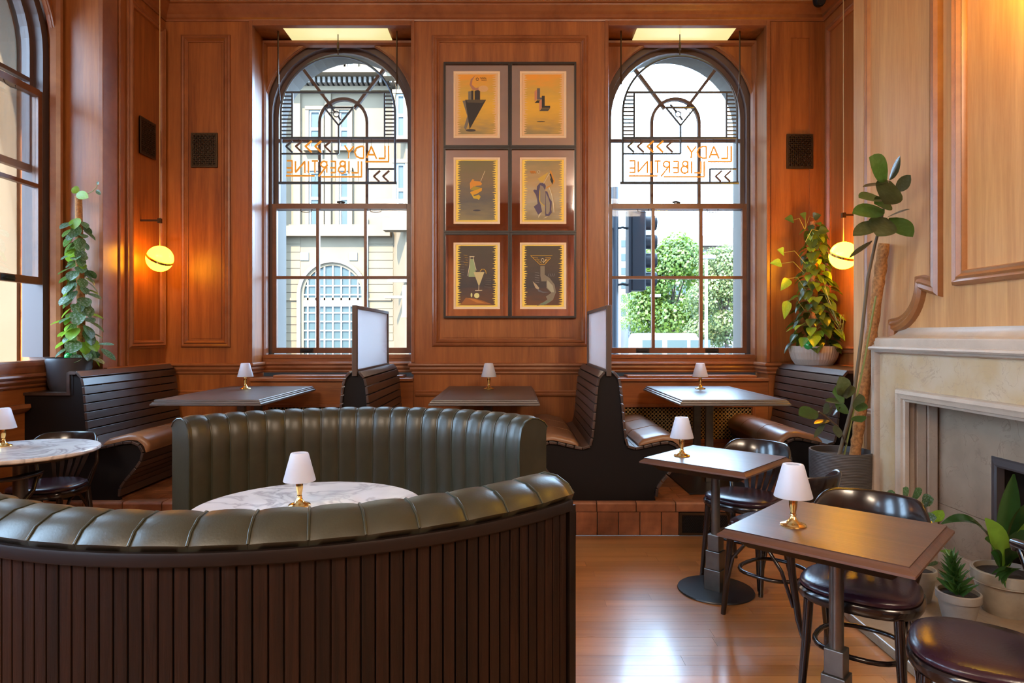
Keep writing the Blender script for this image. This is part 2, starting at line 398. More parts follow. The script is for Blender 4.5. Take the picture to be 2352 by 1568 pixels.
while x < XR - 0.2:
    o = put('edge_tile', et, plat, 0.003); o.location = (max(x, XBAY), 0, 0); x += 0.28
e = MB().box(0.003, 0.233, 0.003, 0.113, PZ - 0.014, PZ).build('floor_tile', M['tile']); ft = e.data; bpy.data.objects.remove(e)
j = 0; y = PF + 0.105
while y < 5.92:
    x = XBAY + (0.118 if j % 2 else 0)
    while x < XR - 0.2:
        o = put('floor_tile', ft, plat); o.location = (x, y, 0); x += 0.236
    y += 0.116; j += 1
# vent in the riser
t = thing('floor_vent', (1.37, PF, 0), 'dark metal mesh vent set into the terracotta step', 'vent')
fm = MB().box(1.185, 1.556, PF - 0.010, PF + 0.01, 0.004, 0.022).box(1.185, 1.556, PF - 0.010, PF + 0.01, 0.148, 0.166).box(1.185, 1.203, PF - 0.010, PF + 0.01, 0.022, 0.148).box(1.538, 1.556, PF - 0.010, PF + 0.01, 0.022, 0.148)
fm.build('frame', M['darkbrass'], t, True)
mb = MB()
for i in range(22):
    x0 = 1.205 + i*0.0152
    for k in range(6):
        z0 = 0.026 + k*0.0205
        mb.obox((x0 + 0.0075, PF, z0 + 0.0102), (0.6, 0, 0.8), (0, 1, 0), (-0.8, 0, 0.6), 0.0128, 0.0012, 0.0011)
        mb.obox((x0 + 0.0075, PF, z0 + 0.0102), (-0.6, 0, 0.8), (0, 1, 0), (0.8, 0, 0.6), 0.0128, 0.0012, 0.0011)
mb.build('mesh', M['blacksteel'], t, True)
MB().box(1.2, 1.54, PF + 0.004, PF + 0.012, 0.02, 0.15).build('backing', M['void'], t, True)

# ceiling, rear, right and left walls
struct(MB().box(-3.9, 3.3, YR - 0.3, 7.0, ZC, ZC + 0.2).build('ceiling', M['ceiling']))
wr = struct(MB().box(-3.9, 3.3, YR - 0.3, YR, -0.1, ZC).build('wall_rear', M['wood']))
for x0, x1 in ((-3.0, -1.7), (-1.5, -0.2), (0.0, 1.3), (1.5, 2.7)):
    mb = MB()
    for z0, z1 in ((1.35, 3.9), (0.3, 0.95)):
        mb.sweep([(x0, YR, z0), (x1, YR, z0), (x1, YR, z1), (x0, YR, z1)], (0, 1, 0), [(-0.03, 0), (-0.02, 0.02), (0.02, 0.03), (0.035, 0.008), (0.035, 0)], True)
    mb.build('panel_moulding', M['trimwood'], wr)
MB().box(-3.2, 2.9, YR, YR + 0.04, 1.05, 1.15).build('dado_rail', M['trimwood'], wr)

wrt = struct(MB().box(XR, 3.3, YR, 6.6, -0.1, ZC).build('wall_right', M['wood']))
wl = struct(MB().box(-3.9, XL, 5.075, 6.6, -0.1, ZC).build('wall_left', M['wood']))
# bay: wall under, over and beside the window ; further openings towards the rear
WINY = (4.29, 1.55, -1.05)
def slab(mb, y0, y1, z0, z1, x=XBAY): mb.box(-3.9, x, y0, y1, z0, z1)
mb = MB(); slab(mb, 3.1, 5.075, -0.1, 1.20); slab(mb, 3.1, 3.54, 1.20, ZC); slab(mb, 3.1, 5.075, 4.36, ZC); slab(mb, 5.04, 5.075, 1.2, ZC)
mb.build('bay_wall', M['wood_hy'], wl)
mb = MB(); XF = XL - 0.12
for c in WINY[1:]:
    slab(mb, c - 0.75, c + 0.75, -0.1, 1.20, XF); slab(mb, c - 0.75, c + 0.75, 4.36, ZC, XF)
slab(mb, WINY[1] + 0.75, 3.1, -0.1, ZC, XL); slab(mb, WINY[2] + 0.75, WINY[1] - 0.75, -0.1, ZC, XF); slab(mb, YR, WINY[2] - 0.75, -0.1, ZC, XF)
mb.build('front_wall', M['wood'], wl)

# back wall pieces
wb = MB()
for x0, x1 in ((-3.9, LREC[0]), (LREC[1], RREC[0]), (RREC[1], 3.3)): wb.box(x0, x1, YB, YW + 0.02, -0.1, ZC)
wb.box(LREC[0], LREC[1], YB, YW + 0.02, 4.285, ZC); wb.box(RREC[0], RREC[1], YB, YW + 0.02, 4.285, ZC)
wall_back = struct(wb.build('wall_back', M['wood']))
# plain frames (stiles and rails) and panel mouldings
PM = [(-0.034, 0), (-0.030, 0.018), (-0.016, 0.026), (-0.004, 0.020), (0.010, 0.030), (0.026, 0.012), (0.034, 0.012), (0.034, 0)]
def panel_frame(mb, plane, a0, a1, z0, z1, prof=PM):
    """rectangular moulding on a wall; plane = (kind, coord)"""
    k, c = plane
    if k == 'y': pts = [(a0, c, z0), (a0, c, z1), (a1, c, z1), (a1, c, z0)]; N = (0, -1, 0)
    elif k == 'x+': pts = [(c, a0, z0), (c, a0, z1), (c, a1, z1), (c, a1, z0)]; N = (1, 0, 0)
    else: pts = [(c, a0, z0), (c, a0, z1), (c, a1, z1), (c, a1, z0)]; N = (-1, 0, 0)
    return mb.sweep(pts, N, prof, True)
def zpx(py, D=6.0): return HC + (770 - py)/1500*D
def xpx(px, D=6.0): return (px - 1176)/1500*D
def moulding(plane, a0, a1, z0, z1, parent, mat=None): 
    o = panel_frame(MB(), plane, a0, a1, z0, z1).build('panel_moulding', mat or M['trimwood'], parent, True, smooth=25); return o
moulding(('y', YB), xpx(1001), xpx(1342), zpx(787), zpx(90), wall_back)
moulding(('y', YB), xpx(425), xpx(522), zpx(789), zpx(89), wall_back)
MB().box(xpx(1016), xpx(1328), YB - 0.006, YB, zpx(775), zpx(104)).build('panel', M['wood'], wall_back)
MB().box(xpx(438), xpx(509), YB - 0.006, YB, zpx(777), zpx(102)).build('panel', M['wood'], wall_back)
# right section: sunk dark panel
MB().box(xpx(1770), xpx(1816), YB - 0.012, YB, zpx(830), zpx(52)).box(xpx(1858), xpx(1893), YB - 0.012, YB, zpx(830), zpx(52)).box(xpx(1816), xpx(1858), YB - 0.012, YB, zpx(88), zpx(52)).build('stile', M['wood'], wall_back)
moulding(('x+', XL), 5.98 - 0.04, 5.44, zpx(789), 4.20, wl)
moulding(('x-', XR), 5.90, 5.0, 1.30, 4.18, wrt)
# trims at the recess corners
for x0, x1 in (LREC, RREC):
    mb = MB()
    mb.box(x0 - 0.012, x0 + 0.022, YB - 0.014, YB + 0.05, 1.17, 4.31).box(x1 - 0.022, x1 + 0.012, YB - 0.014, YB + 0.05, 1.17, 4.31).box(x0 + 0.022, x1 - 0.022, YB - 0.014, YB + 0.05, 4.262, 4.31)
    mb.build('corner_bead', M['trimwood'], wall_back, bevel=0.005)
# dado rail runs round the walls and into the recesses
DADO = [(0, 1.168), (0.034, 1.168), (0.044, 1.160), (0.046, 1.146), (0.036, 1.134), (0.026, 1.130), (0.032, 1.112), (0.026, 1.098), (0.014, 1.088), (0.018, 1.076), (0.010, 1.064), (0, 1.062)]
def rail(name, pts, prof, mat, parent): return MB().sweep([(x, y, 0) for x, y in pts], (0, 0, 1), prof).build(name, mat, parent, True, smooth=30)
tr1 = struct(thing('trim_1'))
rail('dado_rail', [(XL, 5.075), (XL, YB), (LREC[0], YB), (LREC[0], YW), (LREC[1], YW), (LREC[1], YB), (RREC[0], YB), (RREC[0], YW), (RREC[1], YW), (RREC[1], YB), (XR, YB), (XR, 4.7)], DADO, M['trimwood'], tr1)
CROWN = [(0, 4.30), (0.012, 4.30), (0.016, 4.315), (0.03, 4.325), (0.03, 4.355), (0.045, 4.37), (0.05, 4.385), (0.07, 4.41), (0.075, 4.43), (0.09, 4.435), (0.09, ZC), (0, ZC)]
rail('crown', [(XL, 5.075), (XL, YB), (XR, YB), (XR, 4.7)], CROWN, M['trimwood'], tr1)
RAIL = [(0, 0.915), (0.010, 0.915), (0.020, 0.905), (0.016, 0.89), (0.022, 0.88), (0.014, 0.862), (0, 0.862)]
rail('lower_rail', [(LREC[1] + 0.02, YB), (RREC[0] - 0.02, YB)], RAIL, M['trimwood'], tr1)
rail('lower_rail', [(XL, YB), (LREC[0], YB)], RAIL, M['trimwood'], tr1)
rail('sill_moulding', [(XBAY, 3.1), (XBAY, 5.06)], [(u*1.6, z - 0.02) for u, z in DADO], M['trimwood'], tr1)
rail('sill_board', [(XBAY, 3.1), (XBAY, 5.06)], [(0, 1.235), (0.03, 1.235), (0.036, 1.20), (0.03, 1.15), (0, 1.15)], M['trimwood'], tr1)
rail('low_cap', [(XBAY, 3.1), (XBAY, 4.68)], [(0, 0.93), (0.05, 0.93), (0.056, 0.905), (0.04, 0.885), (0.02, 0.87), (0, 0.865)], M['trimwood'], tr1)
# far corner post of the left window bay and its bead
MB().box(XL - 0.02, XL + 0.014, 5.06, 5.25, 1.12, 4.33).build('post', M['trimwood'], wl, bevel=0.004)
MB().box(XL, XL + 0.022, 5.27, 5.285, 1.17, 4.30).box(XL, XL + 0.02, 5.385, 5.40, 1.17, 4.30).build('bead', M['trimwood'], wl, bevel=0.004)

# radiator casings in the recesses
def casing(x0, x1, label):
    t = thing('radiator_cover', ((x0+x1)/2, YB, PZ), label, 'radiator cover')
    z0, z1 = zpx(1012), zpx(932)
    g0, g1 = x0 + 0.16, x1 - 0.14
    mb = MB().box(x0+0.002, g0, YB, YB+0.30, PZ, 1.0).box(g1, x1-0.002, YB, YB+0.30, PZ, 1.0).box(g0, g1, YB, YB+0.30, PZ, z0).box(g0, g1, YB, YB+0.30, z1, 1.0)
    mb.build('casing', M['wood_h'], t, True)
    MB().box(x0+0.002, x1-0.002, YB-0.035, YB+0.30, 1.0, 1.028).build('shelf', M['trimwood'], t, True, bevel=0.005)
    MB().box(x0+0.2, x1-0.1, YB+0.02, YB+0.22, 1.028, 1.052).build('loose_board', M['trimwood'], t, True, bevel=0.004)
    panel_frame(MB(), ('y', YB), g0, g1, z0, z1, [(-0.02, 0), (-0.015, 0.012), (0.01, 0.014), (0.016, 0), (-0.02, 0)][:4]).build('grille_frame', M['trimwood'], t, True)
    MB().box(g0, g1, YB+0.03, YB+0.04, z0, z1).build('backing', M['void'], t, True)
    mb = MB(); s = 0.0345
    nx, nz = int((g1-g0)/s), int((z1-z0)/s)
    ox, oz = (g1-g0-nx*s)/2, (z1-z0-nz*s)/2
    for i in range(nx):
        for k in range(nz):
            cx, cz = g0+ox+(i+.5)*s, z0+oz+(k+.5)*s
            mb.tube([(cx+0.0145*math.cos(a), YB+0.008, cz+0.0145*math.sin(a)) for a in [2*PI*q/8 for q in range(8)]], 0.0042, 4, True)
    mb.build('grille', M['grille'], t, True)['kind'] = 'stuff'
    return t
casing(*LREC, 'wooden radiator cover with brass lattice under the left arched window')
casing(*RREC, 'wooden radiator cover with brass lattice under the right arched window')

# ------------------------------------------------------------------ windows
def arch_pts(hw, z0, zs, n=24, r=None):
    r = r or hw
    return [(-hw, z0), (-hw, zs)] + [(r*math.cos(PI - PI*i/n), zs + r*math.sin(PI - PI*i/n)) for i in range(1, n)] + [(hw, zs), (hw, z0)]
def rect_pts(W, z0, zt, zs, n=24):
    pts = [(-W, z0), (-W, zs)]
    ca = math.atan2(zt - zs, W)
    for i in range(1, n):
        a = PI - PI*i/n
        if abs(a - ca) < PI/n/2: a = ca
        if abs(a - (PI-ca)) < PI/n/2: a = PI - ca
        c, s_ = math.cos(a), math.sin(a)
        k = min(W/abs(c) if abs(c) > 1e-6 else 1e9, (zt - zs)/s_)
        pts.append((c*k, zs + s_*k))
    return pts + [(W, zs), (W, z0)]
def arch_ring(mb, inner, outer, y0, y1):
    n = len(inner)
    mb.rings([[(inner[i][0], y0, inner[i][1]), (outer[i][0], y0, outer[i][1]), (outer[i][0], y1, outer[i][1]), (inner[i][0], y1, inner[i][1])] for i in range(n)])
    return mb
def arch_pane(mb, pts, y): mb.add([(a, y, b) for a, b in pts] + [(a, y + 0.004, b) for a, b in pts], [tuple(reversed(range(len(pts)))), tuple(range(len(pts), 2*len(pts)))]); return mb

def make_window(name, raised=0.0):
    """local: x across, y outwards from the room (0 = face of the lining), z absolute"""
    w = struct(thing(name))
    hw, zs, z0, zm = 0.683, 3.577, 1.255, 2.69
    # lining and spandrel with the arched cut-out
    mb = MB(); arch_ring(mb, arch_pts(hw+0.045, z0, zs), rect_pts(0.75, z0, 4.40, zs), 0.045, 0.075); mb.build('spandrel', M['wood'], w)
    mb = MB(); arch_ring(mb, arch_pts(hw+0.05, 3.3, zs), arch_pts(hw+0.075, 3.3, zs), 0.030, 0.05); mb.build('arch_bead', M['trimwood'], w)
    mb = MB()
    mb.sweep([(-0.72, 0, z0-0.05), (-0.72, 0, 4.24), (0.72, 0, 4.24), (0.72, 0, z0-0.05)], (0, -1, 0), [(-0.03, -0.06), (-0.03, 0.0), (-0.018, 0.012), (0.0, 0.006), (0.012, -0.02), (0.02, -0.06)])
    mb.build('architrave', M['trimwood'], w)
    MB().box(-0.75, 0.75, 0.0, 0.12, z0-0.09, z0-0.02).box(-0.75, 0.75, -0.012, 0.02, z0-0.055, z0-0.03).build('bottom_board', M['trimwood'], w)
    # outer box frame
    mb = MB(); arch_ring(mb, arch_pts(hw-0.004, z0, zs), arch_pts(hw+0.06, z0, zs), 0.10, 0.26); mb.box(-hw, hw, 0.1, 0.3, z0-0.09, z0-0.03); mb.build('outer_frame', M['sash_out'], w)
    # upper sash
    us = sub('upper_sash', w)
    y0, y1 = 0.17, 0.215
    mb = MB(); arch_ring(mb, arch_pts(hw-0.045, zm, zs), arch_pts(hw, zm, zs), y0, y1); mb.box(-hw, hw, y0, y1, zm-0.03, zm+0.02); mb.build('sash_frame', M['sash_out'], us)
    g = 0.235; b2 = 0.0145
    def bar(mb): mb.build('glazing_bar', M['sash_out'], us)
    for s in (-1, 1):
        bar(MB().box(s*g-b2, s*g+b2, y0, y1, zm+0.02, 3.53))
        a = R(37); c = Vector((0, 0, 3.53)); d = Vector((s*math.sin(a), 0, math.cos(a)))
        p0 = c + d*g; k = 0.55
        k = 0.60
        bar(MB().obox(Vector((0, (y0+y1)/2, 0)) + c + d*((g+k)/2), d, (0, 1, 0), d.cross(Vector((0, 1, 0))), (k-g)/2 + 0.06, (y1-y0)/2 - 0.002, b2))
    bar(MB().box(-hw+0.04, hw-0.04, y0+0.002, y1-0.002, 3.35-b2, 3.35+b2))
    mb = MB(); arch_ring(mb, [(x, z) for x, z in arch_pts(g-b2, 3.52, 3.53, 16)], [(x, z) for x, z in arch_pts(g+b2, 3.52, 3.53, 16)], y0, y1); bar(mb)
    arch_pane(MB(), arch_pts(hw-0.02, zm, zs), y0+0.02).build('pane', M['glass'], us)
    # lower sash
    ls = sub('lower_sash', w, (0, 0, raised))
    y0, y1 = 0.105, 0.15
    zl = 1.245
    MB().box(-hw, -hw+0.045, y0, y1, zl, zm+0.02).box(hw-0.045, hw, y0, y1, zl, zm+0.02).box(-hw+0.045, hw-0.045, y0, y1, zl, zl+0.055).box(-hw+0.045, hw-0.045, y0-0.012, y1, zm-0.03, zm+0.02).build('sash_frame', M['sash'], ls)
    for s in (-1, 1): MB().box(s*g-b2, s*g+b2, y0, y1, zl+0.055, zm-0.03).build('glazing_bar', M['sash'], ls)
    zmid = 1.42 + (770-637)/234
    MB().box(-hw+0.045, hw-0.045, y0+0.002, y1-0.002, zmid-b2, zmid+b2).build('glazing_bar', M['sash'], ls)
    xs = (-hw+0.045, -g, g, hw-0.045)
    for i in range(3):
        for a, b in ((zl+0.055, zmid), (zmid, zm-0.03)):
            MB().box(xs[i], xs[i+1], y0+0.02, y0+0.024, a, b).build('pane', M['glass'], ls)
    for s in (-1, 1):
        cx = s*0.34
        MB().box(cx-0.065, cx+0.065, y0-0.003, y0, zl+0.005, zl+0.047).tube([(cx-0.05, y0-0.004, zl+0.02), (cx-0.045, y0-0.022, zl+0.024), (cx+0.045, y0-0.022, zl+0.024), (cx+0.05, y0-0.004, zl+0.02)], 0.0045, 6).build('lift_handle', M['blacksteel'], ls)
        MB().tube([(cx-0.055, y0-0.012, zm-0.035), (cx-0.05, y0-0.02, zm-0.06), (cx, y0-0.02, zm-0.068), (cx+0.05, y0-0.02, zm-0.06), (cx+0.055, y0-0.012, zm-0.035)], 0.004, 6).build('pull_ring', M['darkbrass'], ls)
    MB().box(-0.03, 0.03, y0, y1, zm+0.02, zm+0.028).tube([(-0.045, y0+0.01, zm+0.036), (-0.01, y0+0.01, zm+0.042), (0.03, y0+0.02, zm+0.034)], 0.010, 6).build('catch', M['blacksteel'], ls)
    return w
w1 = make_window('window_1'); w1.location = (WIN_L, YW, 0); w1['label'] = 'tall arched sash window facing the sandstone building'
w2 = copy_tree(w1); w2.name = 'window_2'; w2.location = (WIN_R, YW, 0); w2['label'] = 'tall arched sash window facing the trees'
w3 = make_window('window_3', 0.56); w3.location = (XBAY + 0.03, WINY[0], 0); w3.rotation_euler = (0, 0, PI/2); w3['label'] = 'side sash window with its lower sash pushed up'
for i, c in enumerate(WINY[1:]):
    w = copy_tree(w1); w.name = 'window_%d' % (4+i); w.location = (XF + 0.0, c, 0); w.rotation_euler = (0, 0, PI/2); w['label'] = 'further side sash window along the left wall'
# masonry around the openings
def ext_wall(lo, hi, wins, mat, fn, name, parent):
    """outer wall with arched openings; fn maps (a, depth, z)"""
    mb = MB(); zs = 3.577; H = 0.72; W_ = 0.95
    def bx(a0, a1, z0, z1): mb.add([fn(a, d, z) for z in (z0, z1) for a, d in ((a0, 0), (a1, 0), (a1, 0.35), (a0, 0.35))], [(3,2,1,0),(4,5,6,7),(0,1,5,4),(1,2,6,5),(2,3,7,6),(3,0,4,7)])
    prev = lo
    for c in wins:
        bx(prev, c - W_, -0.4, 5.2); prev = c + W_
        bx(c - W_, c + W_, -0.4, 1.17); bx(c - W_, c + W_, 4.6, 5.2)
        inn, out = arch_pts(H, 1.17, zs), rect_pts(W_, 1.17, 4.6, zs)
        mb.rings([[fn(c+inn[i][0], 0, inn[i][1]), fn(c+out[i][0], 0, out[i][1]), fn(c+out[i][0], 0.35, out[i][1]), fn(c+inn[i][0], 0.35, inn[i][1])] for i in range(len(inn))])
    bx(prev, hi, -0.4, 5.2)
    return mb.build(name, mat, parent)
ext_wall(-4.3, 3.4, (WIN_L, WIN_R), M['outstone2'], lambda a, d, z: (a, YW + 0.27 + d, z), 'outer_masonry', wall_back)
ext_wall(-3.2, 6.9, sorted(WINY), M['outstone'], lambda a, d, z: (-3.80 - d, a, z), 'outer_masonry', wl)
# quoins on the far outer jamb of the left window
for k in range(10):
    z = 1.0 + k*0.29
    MB().box(-4.28, -4.15, WINY[0]+0.72-0.10-(0.06 if k % 2 else 0), WINY[0]+0.73, z, z+0.275).build('quoin', M['outstone'], wl)

# ------------------------------------------------------------------ chimney breast and fireplace
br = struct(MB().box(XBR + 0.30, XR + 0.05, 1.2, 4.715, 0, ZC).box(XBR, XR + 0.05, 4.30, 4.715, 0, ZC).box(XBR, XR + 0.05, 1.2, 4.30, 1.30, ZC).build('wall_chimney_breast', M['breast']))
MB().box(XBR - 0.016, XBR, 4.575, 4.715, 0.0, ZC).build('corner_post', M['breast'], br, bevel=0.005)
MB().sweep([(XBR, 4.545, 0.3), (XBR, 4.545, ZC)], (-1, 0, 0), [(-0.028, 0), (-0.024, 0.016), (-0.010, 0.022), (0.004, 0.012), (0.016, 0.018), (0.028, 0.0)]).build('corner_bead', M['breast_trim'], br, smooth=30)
# over-mantel frame : stepped and scrolled moulding
cv = [(3.955 + 0.265*math.sin(R(a)), 1.735 - 0.235*(1 - math.cos(R(a)))) for a in range(0, 91, 9)]
path = [(XBR, 3.80, ZC), (XBR, 3.80, 1.70), (XBR, 3.925, 1.735)]
cv = [(4.225 - 0.28*math.cos(R(a)), 1.735 - 0.25*math.sin(R(a))) for a in range(0, 91, 10)]
path += [(XBR, y, z) for y, z in cv] + [(XBR, 4.235, 1.38)]
BIG = [(-0.045, 0), (-0.040, 0.030), (-0.022, 0.045), (-0.004, 0.034), (0.008, 0.040), (0.026, 0.022), (0.040, 0.026), (0.048, 0.008), (0.048, 0)]
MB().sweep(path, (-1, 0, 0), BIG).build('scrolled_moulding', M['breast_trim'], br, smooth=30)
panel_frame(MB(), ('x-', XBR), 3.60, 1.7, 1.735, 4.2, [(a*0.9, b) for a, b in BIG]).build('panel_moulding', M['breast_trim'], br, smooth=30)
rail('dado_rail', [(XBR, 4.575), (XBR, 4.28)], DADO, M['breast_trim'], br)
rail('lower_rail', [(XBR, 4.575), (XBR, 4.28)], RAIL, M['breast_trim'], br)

fp = thing('fireplace', (2.45, 2.95, 0), 'pinkish stone fireplace with yellow marble border and carved mantel', 'fireplace')
XS = 2.40
F0, F1 = 4.30, 1.60                     # surround, far and near ends
O0, O1, OZ = 4.01, 1.89, 1.05           # opening
# jambs and frieze
mb = MB().box(XS, XBR + 0.3, O0, F0, 0.04, 1.33).box(XS, XBR + 0.3, F1, O1, 0.04, 1.33).box(XS, XBR + 0.3, O1, O0, OZ, 1.33)
mb.build('marble_border', M['yellowmarble'], fp, True)
mb = MB().sweep([(XS, F0 - 0.02, 0.04), (XS, F0 - 0.02, 1.326), (XS, F1 + 0.02, 1.326), (XS, F1 + 0.02, 0.04)], (-1, 0, 0),
   [(0.020, -0.02), (0.020, 0.02), (0.012, 0.034), (-0.004, 0.040), (-0.02, 0.036), (-0.032, 0.022), (-0.036, 0.012), (-0.05, 0.016), (-0.06, 0.006), (-0.075, 0.008), (-0.085, -0.02)])
mb.build('roll_moulding', M['stone'], fp, True, smooth=30)
mb = MB().sweep([(XS, O0, 0.04), (XS, O0, OZ + 0.012), (XS, O1, OZ + 0.012), (XS, O1, 0.04)], (-1, 0, 0),
   [(0.046, -0.01), (0.044, 0.012), (0.030, 0.018), (0.026, 0.030), (0.010, 0.036), (-0.004, 0.044), (-0.022, 0.036), (-0.03, 0.02), (-0.03, -0.02)])
mb.build('opening_moulding', M['stone'], fp, True, smooth=30)
# fluted cheek inside the opening
XI = 2.61
for k in range(3):
    x0 = XS + 0.012 + k*0.062
    MB().box(x0, x0 + 0.056, O0 - 0.012 - 0.012*k, O0 + 0.01, 0.04, OZ).build('cheek_strip', M['stone'], fp, True, bevel=0.004)
MB().box(XS, XI, O0 + 0.005, O0 + 0.02, 0.04, OZ).build('cheek', M['stone'], fp, True)
MB().box(XS, XI, O1, O0, OZ, OZ + 0.02).build('lintel_soffit', M['stone'], fp, True)
B0, B1, BZ = 3.55, 2.35, 0.765
MB().box(XI, XI + 0.05, B0, O0 + 0.02, 0.40, OZ).build('slab', M['slab'], fp, True)
MB().box(XI, XI + 0.05, B0, O0 + 0.02, 0.14, 0.397).build('slab', M['slab'], fp, True)
MB().box(XI, XI + 0.05, O1, B1, 0.14, OZ).build('slab', M['slab'], fp, True)
MB().box(XI, XI + 0.05, B1, B0, BZ, OZ).build('slab', M['slab'], fp, True)
MB().box(XI - 0.02, XI + 0.05, B0, O0, 0.045, 0.14).build('plinth', M['stone'], fp, True, bevel=0.004)
MB().sweep([(XI, B0 - 0.02, 0.045), (XI, B0 - 0.02, BZ - 0.02), (XI, B1 + 0.02, BZ - 0.02), (XI, B1 + 0.02, 0.045)], (-1, 0, 0), [(0.03, -0.03), (0.03, 0.012), (0.018, 0.018), (-0.012, 0.010), (-0.02, 0.004), (-0.03, -0.03)]).build('iron_frame', M['iron'], fp, True)
# firebox
MB().box(XI + 0.28, XI + 0.30, B1, B0, 0.04, BZ).box(XI + 0.02, XI + 0.30, B0 - 0.02, B0, 0.04, BZ).box(XI + 0.02, XI + 0.3, B1, B1 + 0.02, 0.04, BZ).box(XI + 0.02, XI + 0.3, B1, B0, BZ - 0.02, BZ).build('firebox', M['void'], fp, True)
bm = MB().box(0, 0.02, 0.002, 0.198, 0.002, 0.058).build('brick', M['firebrick']); bme = bm.data; bpy.data.objects.remove(bm)
for k in range(11):
    for j in range(6):
        o = put('brick', bme, fp, 0.004); o.location = (XI + 0.20 - fp.location.x + 0.07 - 0.012*(j % 2), B1 + 0.03 + j*0.2 - (0.1 if k % 2 else 0) + 0.08 - fp.location.y, 0.06 + k*0.062)
# mantel
MAN = [(-0.10, 1.326), (0.055, 1.326), (0.062, 1.336), (0.055, 1.348), (0.03, 1.35), (0.03, 1.392), (0.024, 1.402), (0.012, 1.402), (-0.02, 1.408), (-0.05, 1.425), (-0.075, 1.455), (-0.092, 1.495), (-0.098, 1.535), (-0.11, 1.54), (-0.11, 1.555), (-0.125, 1.56), (-0.125, 1.575), (-0.22, 1.575), (-0.22, 1.326)]
MB().sweep([(XBR + 0.2, F0 - 0.065, 0), (XS, F0 - 0.065, 0), (XS, F1 + 0.065, 0), (XBR + 0.2, F1 + 0.065, 0)], (0, 0, 1), [(-u if False else u, z) for u, z in MAN]).build('mantel', M['stone'], fp, True, smooth=35)
# hearth
hp = [(2.62, 1.5), (1.67, 1.5), (1.67, 3.25)] + [(1.67 + 0.22 - 0.22*math.cos(R(a)), 3.25 + 0.22*math.sin(R(a))) for a in (20, 45, 70)] + [(1.89, 3.47), (2.3, 3.55), (2.3, 4.30), (2.62, 4.30)]
MB().prism([(x, y) for x, y in hp][::-1], lambda a, b, t: (a, b, t), 0.0, 0.045).build('hearth', M['hearth'], fp, True, bevel=0.008)

# ------------------------------------------------------------------ wall vents
def wall_vent(loc, rz, label):
    t = thing('wall_vent', loc, label, 'vent', rz=rz)
    hw, hh = 0.121, 0.158
    MB().box(-hw, hw, -0.006, 0, -hh, hh).build('backing', M['void'], t)
    MB().box(-hw, hw, -0.012, 0, -hh, -hh+0.018).box(-hw, hw, -0.012, 0, hh-0.018, hh).box(-hw, -hw+0.018, -0.012, 0, -hh+0.018, hh-0.018).box(hw-0.018, hw, -0.012, 0, -hh+0.018, hh-0.018).build('frame', M['darkbrass'], t)
    mb = MB(); L_ = hh
    for i in range(-9, 10):
        for s in (-1, 1):
            c = i*0.036
            a = Vector((1, 0, s)).normalized()
            # clip the diagonal to the opening
            lo, hi = -1, 1
            x0, x1 = max(-hw+0.016, c - (hh-0.016)), min(hw-0.016, c + (hh-0.016))
            if x1 - x0 < 0.012: continue
            mx = (x0+x1)/2; mz = s*(mx - c)
            mb.obox((mx, -0.009, mz), a, (0, 1, 0), Vector((-s, 0, 1)), (x1-x0)/2*1.414, 0.003, 0.0062)
    mb.build('lattice', M['darkbrass'], t)
    mb = MB()
    for sx in (-1, 1):
        for sz in (-1, 1): mb.lathe([(0.004, 0), (0.003, 0.003)], (sx*(hw-0.009), 0, 0), 8)
    return t
wall_vent((xpx(471.5), YB - 0.012, zpx(346)), 0, 'dark lattice vent on the panel left of the arched windows')
wall_vent((xpx(1835), YB - 0.014, zpx(349)), 0, 'dark lattice vent above the trailing pot plant')
wall_vent((XL + 0.016, 5.67, 3.13), PI/2, 'dark lattice vent on the side wall above the left globe lamp')

